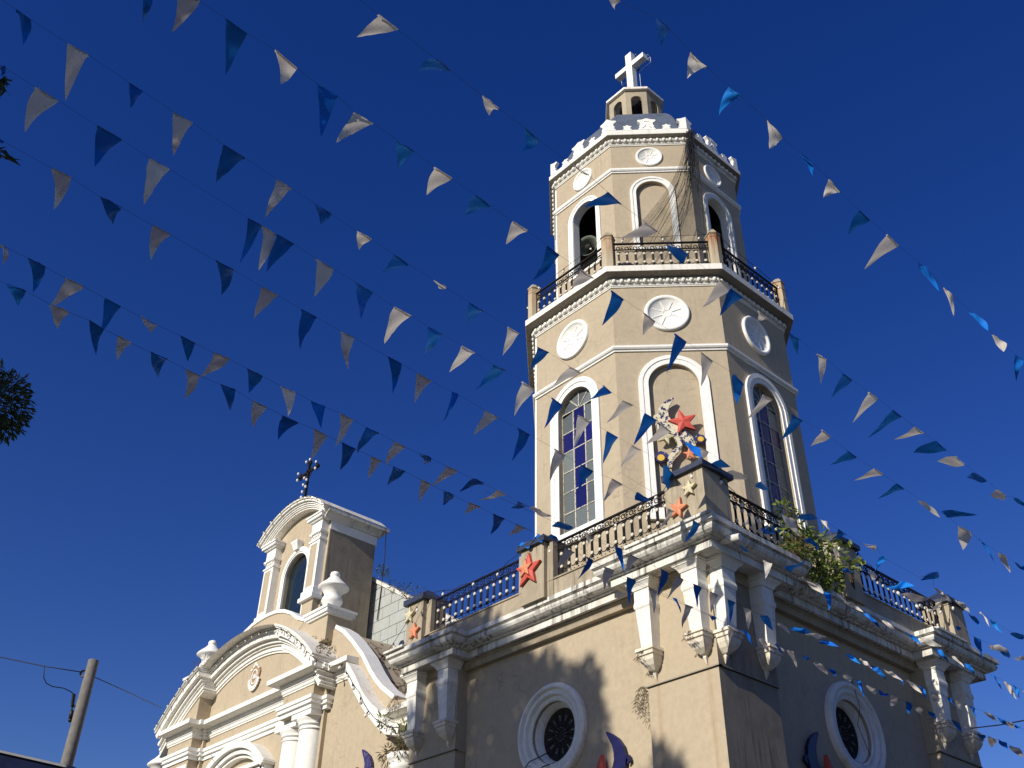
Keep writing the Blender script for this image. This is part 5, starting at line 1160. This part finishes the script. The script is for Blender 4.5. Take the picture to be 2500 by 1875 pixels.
# ================================================================== BUNTING
STRINGS=[
('topmost string',11.5,24.5,'b347,-13,375,-7,348,58 w433,-10,488,3,419,80 b552,45,602,81,550,184 w672,121,725,166,685,204 b776,206,825,235,784,332 w866,274,912,302,821,348 b968,340,1012,371,974,413 w1061,408,1104,436,1041,478 b1157,474,1197,502,1134,524 w1252,541,1288,563,1235,597 b1336,600,1366,623,1301,684 w1419,659,1450,680,1396,703 b1493,709,1524,732,1469,796 w1572,763,1600,785,1569,819 b1648,814,1675,834,1627,909 w1713,860,1739,880,1711,945 b1794,914,1813,937,1799,985 w1864,964,1887,977,1824,1026 b1934,1012,1961,1028,1906,1076 w2007,1049,2028,1068,1978,1089 b2069,1100,2091,1116,2025,1135 w2134,1144,2156,1158,2085,1173 b2190,1181,2208,1194,2143,1218 w2244,1218,2264,1233,2296,1264 b2296,1250,2312,1259,2387,1257 w2342,1285,2366,1296,2351,1342 B2388,1315,2404,1326,2430,1379 w2438,1348,2451,1356,2467,1399 b2478,1372,2493,1384,2508,1397'),
('string over the tower top',11.5,24.0,'w925,36,972,73,871,91 b1057,138,1100,172,1021,174 w1177,234,1218,265,1194,282 b1282,313,1317,342,1278,367 w1398,403,1438,429,1418,421 b1485,470,1518,500,1428,506 w1574,541,1607,567,1511,582 b1632,592,1672,619,1668,646 w1757,681,1784,706,1713,752 b1785,704,1814,726,1757,772 w1852,759,1874,780,1850,782 b1925,811,1952,829,1948,867 w1995,863,2019,878,2004,939 b2057,910,2081,928,2029,972 w2121,957,2142,973,2081,1033 b2180,1001,2200,1016,2118,1070 w2234,1043,2256,1058,2183,1073 b2289,1082,2311,1098,2228,1105 w2335,1118,2356,1134,2289,1126 b2389,1160,2409,1173,2360,1165 w2438,1197,2456,1211,2418,1211 b2477,1212,2496,1227,2500,1236'),
('string at the upper right',13.0,23.0,'w1481,-14,1514,6,1501,23 b1603,43,1637,73,1614,111 W1686,127,1724,164,1678,192 B1780,211,1809,235,1756,281 W1874,293,1911,336,1879,363 B1953,374,1984,399,1986,430 W2024,437,2051,468,2010,483 b2096,511,2124,538,2070,574 w2166,572,2193,599,2110,658 b2243,641,2260,655,2293,711 W2304,701,2327,722,2329,773 B2369,760,2387,773,2412,807 W2425,816,2445,833,2450,859 B2477,864,2500,881,2481,932'),
('string below the topmost',11.5,24.0,'b40,23,76,48,55,109 W166,106,216,134,161,244 b317,202,347,222,318,265 w425,274,470,300,423,381 b547,354,599,386,527,446 w677,438,713,461,647,534 b768,496,809,524,783,547 w872,565,907,584,877,610 b962,621,997,645,932,665 W1060,683,1089,702,1071,704 b1147,739,1182,760,1142,790 w1240,798,1268,815,1227,868 b1313,848,1341,861,1294,905 w1389,894,1417,909,1349,945 b1474,941,1493,958,1440,975 w1520,978,1545,988,1480,1033 b1575,1009,1604,1026,1547,1087 w1615,1036,1640,1055,1577,1085 B1674,1078,1697,1091,1712,1118 w1708,1093,1731,1104,1701,1131 b1758,1120,1782,1139,1718,1150 w1799,1154,1826,1163,1758,1165 w1843,1249,1860,1266,1820,1280 b1858,1182,1881,1192,1843,1188 b1895,1284,1911,1293,1859,1302'),
('string ending over the left window',11.0,22.5,'b-4,159,13,166,0,186 w86,212,143,247,61,322 b239,307,296,340,232,406 w366,386,414,413,350,502 b607,533,640,551,586,641 w641,551,677,574,629,663 b677,572,719,596,650,665 w771,631,814,657,766,724 b870,690,909,713,881,778 w963,749,1003,770,937,842 b1046,798,1082,815,1036,864 w1128,845,1160,862,1096,910 b1204,890,1236,905,1162,952 w1275,931,1306,952,1256,1015 b1348,971,1372,988,1329,1045 w1412,1013,1440,1028,1401,1095 b1483,1053,1509,1068,1472,1133 w1543,1087,1566,1099,1514,1142 b1626,1135,1649,1167,1633,1201 w1680,1163,1712,1180,1657,1198 b1742,1209,1773,1218,1720,1220'),
('mid sky string past the corner post',11.0,17.5,'b-3,335,3,342,4,351 w126,410,174,434,131,511 b245,481,297,507,276,547 w374,551,416,573,369,634 b527,637,570,659,540,721 w640,701,680,722,620,778 b737,755,774,775,732,854 w832,809,865,825,851,905 b947,871,980,888,958,958 w1020,911,1053,931,1013,982 B1104,956,1120,964,1082,1030 w1186,1003,1217,1021,1157,1063 b1266,1046,1294,1062,1251,1123 w1355,1096,1381,1112,1342,1177 b1419,1135,1447,1150,1412,1196 w1495,1169,1519,1182,1474,1224 b1560,1207,1589,1220,1550,1220 w1631,1242,1646,1249,1609,1290 b1692,1270,1710,1282,1669,1325 b1802,1331,1818,1342,1827,1347 W1863,1368,1885,1376,1868,1413'),
('upper string meeting at the star post',11.0,16.5,'w0,596,17,605,4,646 b69,631,111,652,80,713 w161,680,205,700,119,751 b257,728,295,748,246,815 w343,774,387,795,369,813 b441,820,477,839,458,883 w522,861,563,878,486,923 b604,901,641,919,607,959 W685,942,721,958,703,1017 B759,978,794,994,784,1046 w833,1010,863,1026,819,1090 b895,1044,926,1058,872,1107 w963,1078,991,1093,942,1137 b1024,1107,1053,1119,1036,1133 w1090,1139,1116,1150,1051,1189 b1156,1169,1183,1180,1122,1201 w1215,1198,1238,1209,1169,1221 b1266,1226,1292,1238,1247,1241 w1317,1247,1348,1260,1292,1239 b1372,1276,1399,1287,1346,1285 w1430,1301,1450,1312,1438,1329 b1502,1332,1514,1339,1521,1394 w1538,1354,1560,1364,1523,1403'),
('lower string meeting at the star post',10.5,15.5,'b16,693,63,711,44,746 w125,744,169,763,141,802 b218,782,253,804,235,868 w289,821,321,838,286,879 b368,861,409,878,387,925 w454,902,488,918,450,975 b539,939,575,953,562,1004 w617,979,651,995,617,1045 b691,1015,728,1032,679,1074 w767,1048,798,1064,758,1123 b836,1082,869,1097,830,1148 w908,1115,932,1126,900,1171 b960,1140,990,1153,945,1185 w1027,1171,1051,1182,1023,1228 b1082,1198,1109,1210,1081,1234 w1144,1228,1173,1238,1130,1253 b1205,1256,1232,1267,1197,1305 w1262,1281,1287,1292,1241,1308 w1379,1337,1403,1350,1360,1390 b1434,1361,1449,1369,1409,1415 w1475,1384,1499,1393,1475,1442 b1531,1409,1552,1417,1536,1476 w1585,1435,1604,1444,1596,1499 B1643,1459,1654,1464,1663,1498 w1674,1476,1693,1483,1665,1536 b1731,1500,1750,1509,1740,1516 w1777,1528,1789,1536,1783,1579'),
('string before the corner brackets',13.0,22.0,'b1613,1389,1633,1400,1604,1453 w1650,1406,1668,1415,1627,1464 b1693,1426,1711,1433,1702,1483 w1734,1445,1753,1453,1736,1499 b1778,1464,1796,1472,1783,1523 w1815,1483,1836,1492,1827,1538 b1856,1500,1874,1506,1888,1540 w1897,1519,1910,1524,1929,1548 b1927,1531,1956,1537,1981,1548 w1962,1548,1985,1551,2018,1554 B1999,1563,2019,1567,2047,1578 B2066,1596,2080,1601,2102,1621 W2098,1608,2106,1612,2131,1632 W2100,1610,2110,1616,2130,1633 B2127,1624,2141,1631,2159,1649 B2129,1625,2142,1633,2163,1658 w2157,1633,2171,1641,2204,1662 B2183,1646,2198,1653,2206,1672 W2211,1658,2225,1665,2251,1693 B2245,1674,2256,1680,2258,1709 w2275,1691,2287,1694,2286,1722 B2312,1701,2324,1707,2339,1730 w2336,1711,2345,1717,2346,1735 B2369,1724,2381,1730,2386,1754 w2401,1736,2412,1742,2434,1762 B2435,1750,2446,1757,2463,1773 w2456,1759,2469,1766,2475,1781 b2476,1769,2487,1775,2489,1780'),
('lowest right wall string',14.0,22.0,'B1812,1538,1827,1544,1841,1582 w1853,1556,1866,1564,1880,1595 b1890,1573,1904,1577,1911,1597 w1924,1587,1934,1590,1946,1631 b1956,1600,1969,1604,1971,1612 w1987,1617,2001,1623,2022,1649 b2022,1631,2034,1636,2042,1651 w2057,1646,2073,1651,2073,1664 B2089,1660,2100,1664,2106,1703 w2116,1673,2131,1680,2137,1695 b2147,1685,2164,1695,2161,1700 w2178,1699,2191,1705,2175,1725 b2213,1713,2224,1717,2218,1744 w2233,1724,2247,1730,2250,1746 b2265,1735,2278,1742,2285,1757 w2293,1752,2306,1758,2305,1774 b2328,1758,2339,1765,2346,1787 W2354,1773,2366,1780,2375,1798 b2390,1788,2403,1797,2399,1808 w2414,1797,2428,1805,2421,1825 b2438,1805,2451,1813,2461,1829 w2465,1819,2482,1827,2497,1849'),
('string before the right cornice',16.0,22.0,'b1960,1319,1981,1314,1997,1343 W1967,1416,1990,1426,2010,1450 B2008,1442,2027,1450,2022,1491 W2060,1466,2078,1475,2109,1495 B2109,1494,2122,1502,2151,1535 W2151,1510,2165,1520,2195,1547 B2209,1542,2223,1550,2249,1574 W2245,1558,2262,1569,2299,1578 B2284,1580,2295,1588,2317,1618 W2321,1597,2330,1605,2354,1629 B2357,1617,2370,1627,2380,1647 B2419,1646,2432,1653,2446,1685 W2452,1663,2463,1671,2483,1709 B2473,1672,2487,1681,2489,1706 W2497,1685,2505,1689,2510,1713'),
('string over the shrub and railing',16.0,23.0,'b1856,1293,1870,1302,1889,1302 w1909,1255,1931,1266,1954,1313 b1944,1260,1975,1255,1995,1267 W2004,1268,2019,1275,2030,1307 b2048,1293,2068,1307,2042,1319 w2106,1328,2139,1333,2131,1345 B2150,1354,2165,1366,2137,1395 b2245,1410,2278,1401,2293,1410 w2280,1434,2294,1443,2303,1452 w2298,1449,2310,1457,2323,1472 w2333,1463,2348,1472,2368,1496 b2366,1499,2377,1506,2394,1530 W2391,1494,2401,1499,2417,1534 B2417,1512,2428,1518,2448,1547 b2466,1542,2488,1549,2498,1561'),
('string below the right parapet',15.5,22.0,'b1914,1386,1930,1395,1967,1368 w2031,1338,2047,1343,2040,1366 b2055,1395,2067,1385,2087,1397 w2125,1392,2139,1404,2131,1416 b2161,1431,2196,1429,2231,1430 w2199,1453,2225,1461,2271,1460 w2301,1461,2293,1480,2270,1493 b2329,1528,2346,1533,2337,1541 b2378,1554,2389,1560,2400,1607 w2412,1570,2438,1580,2464,1593 b2442,1589,2456,1592,2465,1607 w2473,1604,2491,1607,2505,1610'),
]
FL = .46                                               # cloth length
TIER = ['first', 'second', 'third', 'fourth', 'fifth', 'sixth', 'seventh', 'eighth', 'ninth', 'tenth', 'eleventh', 'twelfth', 'thirteenth', 'fourteenth', 'fifteenth', 'sixteenth', 'seventeenth', 'eighteenth', 'nineteenth', 'twentieth']
def pix_dir(x, y): return (_fw*CF+_r2*(x-1250)-_u2*(y-937.5)).normalized()
CORD_N = 0
rnd = random.Random(99)
for lab, d0, d1, data in STRINGS:
    fl = []
    for s_ in data.split(' '): fl.append((s_[0], [float(v) for v in s_[1:].split(',')]))
    va, vb_ = pix_dir(fl[0][1][0], fl[0][1][1]), pix_dir(fl[-1][1][2], fl[-1][1][3])
    A, B = CAM+va*d0, CAM+vb_*d1; AB = B-A
    def at(x, y):
        v = pix_dir(x, y); w0 = CAM-A; b = v.dot(AB); c = AB.dot(AB); dd = v.dot(w0); e = AB.dot(w0)
        den = c-b*b; tt = (b*e-c*dd)/den; return CAM+v*tt
    P = []
    seen = {'b': 0, 'w': 0}
    for k, (c, q) in enumerate(fl):
        p1, p2 = at(q[0], q[1]), at(q[2], q[3]); P += [p1, p2]; mid_ = (p1+p2)/2; wd = (p2-p1).length
        blue = c in 'bB'; bright = c in 'BW'
        v = pix_dir(q[4], q[5]); w0 = mid_-CAM; tb = v.dot(w0); perp = (CAM+v*tb-mid_).length
        view = (CAM-mid_).normalized(); best = None; vp2 = pix_dir(q[2], q[3])
        for dd_ in ((-.7, -.35, 0, .35, .7) if bright else (-.25, 0, .25)):
            p2c = p2+vp2*dd_*wd
            for t_ in range(-6, 7):
                tip = CAM+v*(tb+t_*.06); L_ = (tip-mid_).length
                if L_ > max(.5, perp*1.02): continue
                n = (p2c-p1).cross(tip-mid_)
                if n.length < 1e-6: continue
                n.normalize(); lit = n.dot(SDIR)*(1 if n.dot(view) > 0 else -1)
                sc_ = (lit if bright else -max(lit, -.45)+rnd.uniform(-.15, .15))-.1*abs(L_-FL)
                if best is None or sc_ > best[0]: best = (sc_, tip, n, p2c)
        tip, n, p2 = best[1], best[2], best[3]; P[-1] = p2
        ax = (tip-mid_); side = (p2-p1); view = (CAM-mid_).normalized()
        bend = rnd.uniform(-.05, .07)*(2 if rnd.random() < .25 else 1); curl = rnd.uniform(-.035, .035); hem = .028
        vb_end = rnd.uniform(-.09, .09); vk = rnd.choice([0, 0, 0, .5, -.5, .8])
        rows = []; NR = 9; NC = 5
        ragged = rnd.random() < .3
        pp = ax.cross(view).normalized(); thin = abs(side.dot(pp)) < .42*max(side.length, 1e-5)
        if side.dot(pp) < 0: pp = -pp
        for r in range(NR+1):
            f = r/NR; wdt = (1-f)**.92; row = []
            cx = p1.lerp(p2, .5)+ax*f+view*(vb_end*4*f*(1-f)+vk*max(0, f-.55))+side.normalized()*(curl*4*f*(1-f))
            for i in range(NC+1):
                g = i/NC-.5
                if r == 0: sidev = side*g
                else: sidev = side*g*wdt
                if thin: sidev = sidev+pp*g*(.36*max(wd, .08))*(max(0, sin(pi*min(1, .12+.88*f)))**.8)*(1-.45*f)
                p = cx+sidev+n*(.018*sin(g*5+f*7+k)*(1-f)+.35*wd*(g*g)*(1 if bend > 0 else -1)*f*(1-f))
                if ragged and i in (0, NC) and r > 1: p += side*rnd.uniform(-.02, .02)
                row.append(p)
            rows.append(row)
        m = MB(); m.grid(rows, True)
        # folded hem over the cord
        up = -ax.normalized()
        m.grid([[p1.lerp(p2, i/4)+n*.006*s2+up*(.004-hem*(j)) for i in range(5)] for j, s2 in ((0, 1), (1, 1.6))])
        col = 'blue' if blue else 'white'; key = 'b' if blue else 'w'; seen[key] += 1
        me = m.mesh('pennant', 'flag_blue' if blue else 'flag_white', fix=False)
        o = bpy.data.objects.new('pennant', me); COL.objects.link(o)
        me.transform(Matrix.Translation(-mid_)); o.location = mid_
        flen = perp/FL
        look = 'pale lit' if bright else ('dark' if blue else 'shaded')
        shape = 'long' if flen > .75 else ('windblown' if flen < .45 else 'slanting')
        ordn = TIER[seen[key]-1] if seen[key] <= 20 else str(seen[key])+'th'
        tag(o, '%s %s %s pennant, %s %s on the %s' % (look, shape, col, ordn, col, lab), 'pennant', 'blue and white bunting pennants')
    # the cord through all of them
    ext0 = at(fl[0][1][0]*2-fl[1][1][0], fl[0][1][1]*2-fl[1][1][1]); e1_ = fl[-1][1]; e2_ = fl[-2][1]
    ext1 = at(e1_[2]+(e1_[2]-e2_[2]), e1_[3]+(e1_[3]-e2_[3]))
    Q = [A+(A-B).normalized()*3, ext0] + P + ([ext1] if 'meeting' not in lab else [])
    keep = [Q[0]]
    for p in Q[1:]:
        if (p-keep[-1]).length > .03: keep.append(p)
    m = MB(); m.tube(keep, .002, 4); o = part('bunting_cord', m, 'cord', None)
    tag(o, 'thin cord of the '+lab, 'cord', 'bunting cords')
print('objects', len(bpy.data.objects))
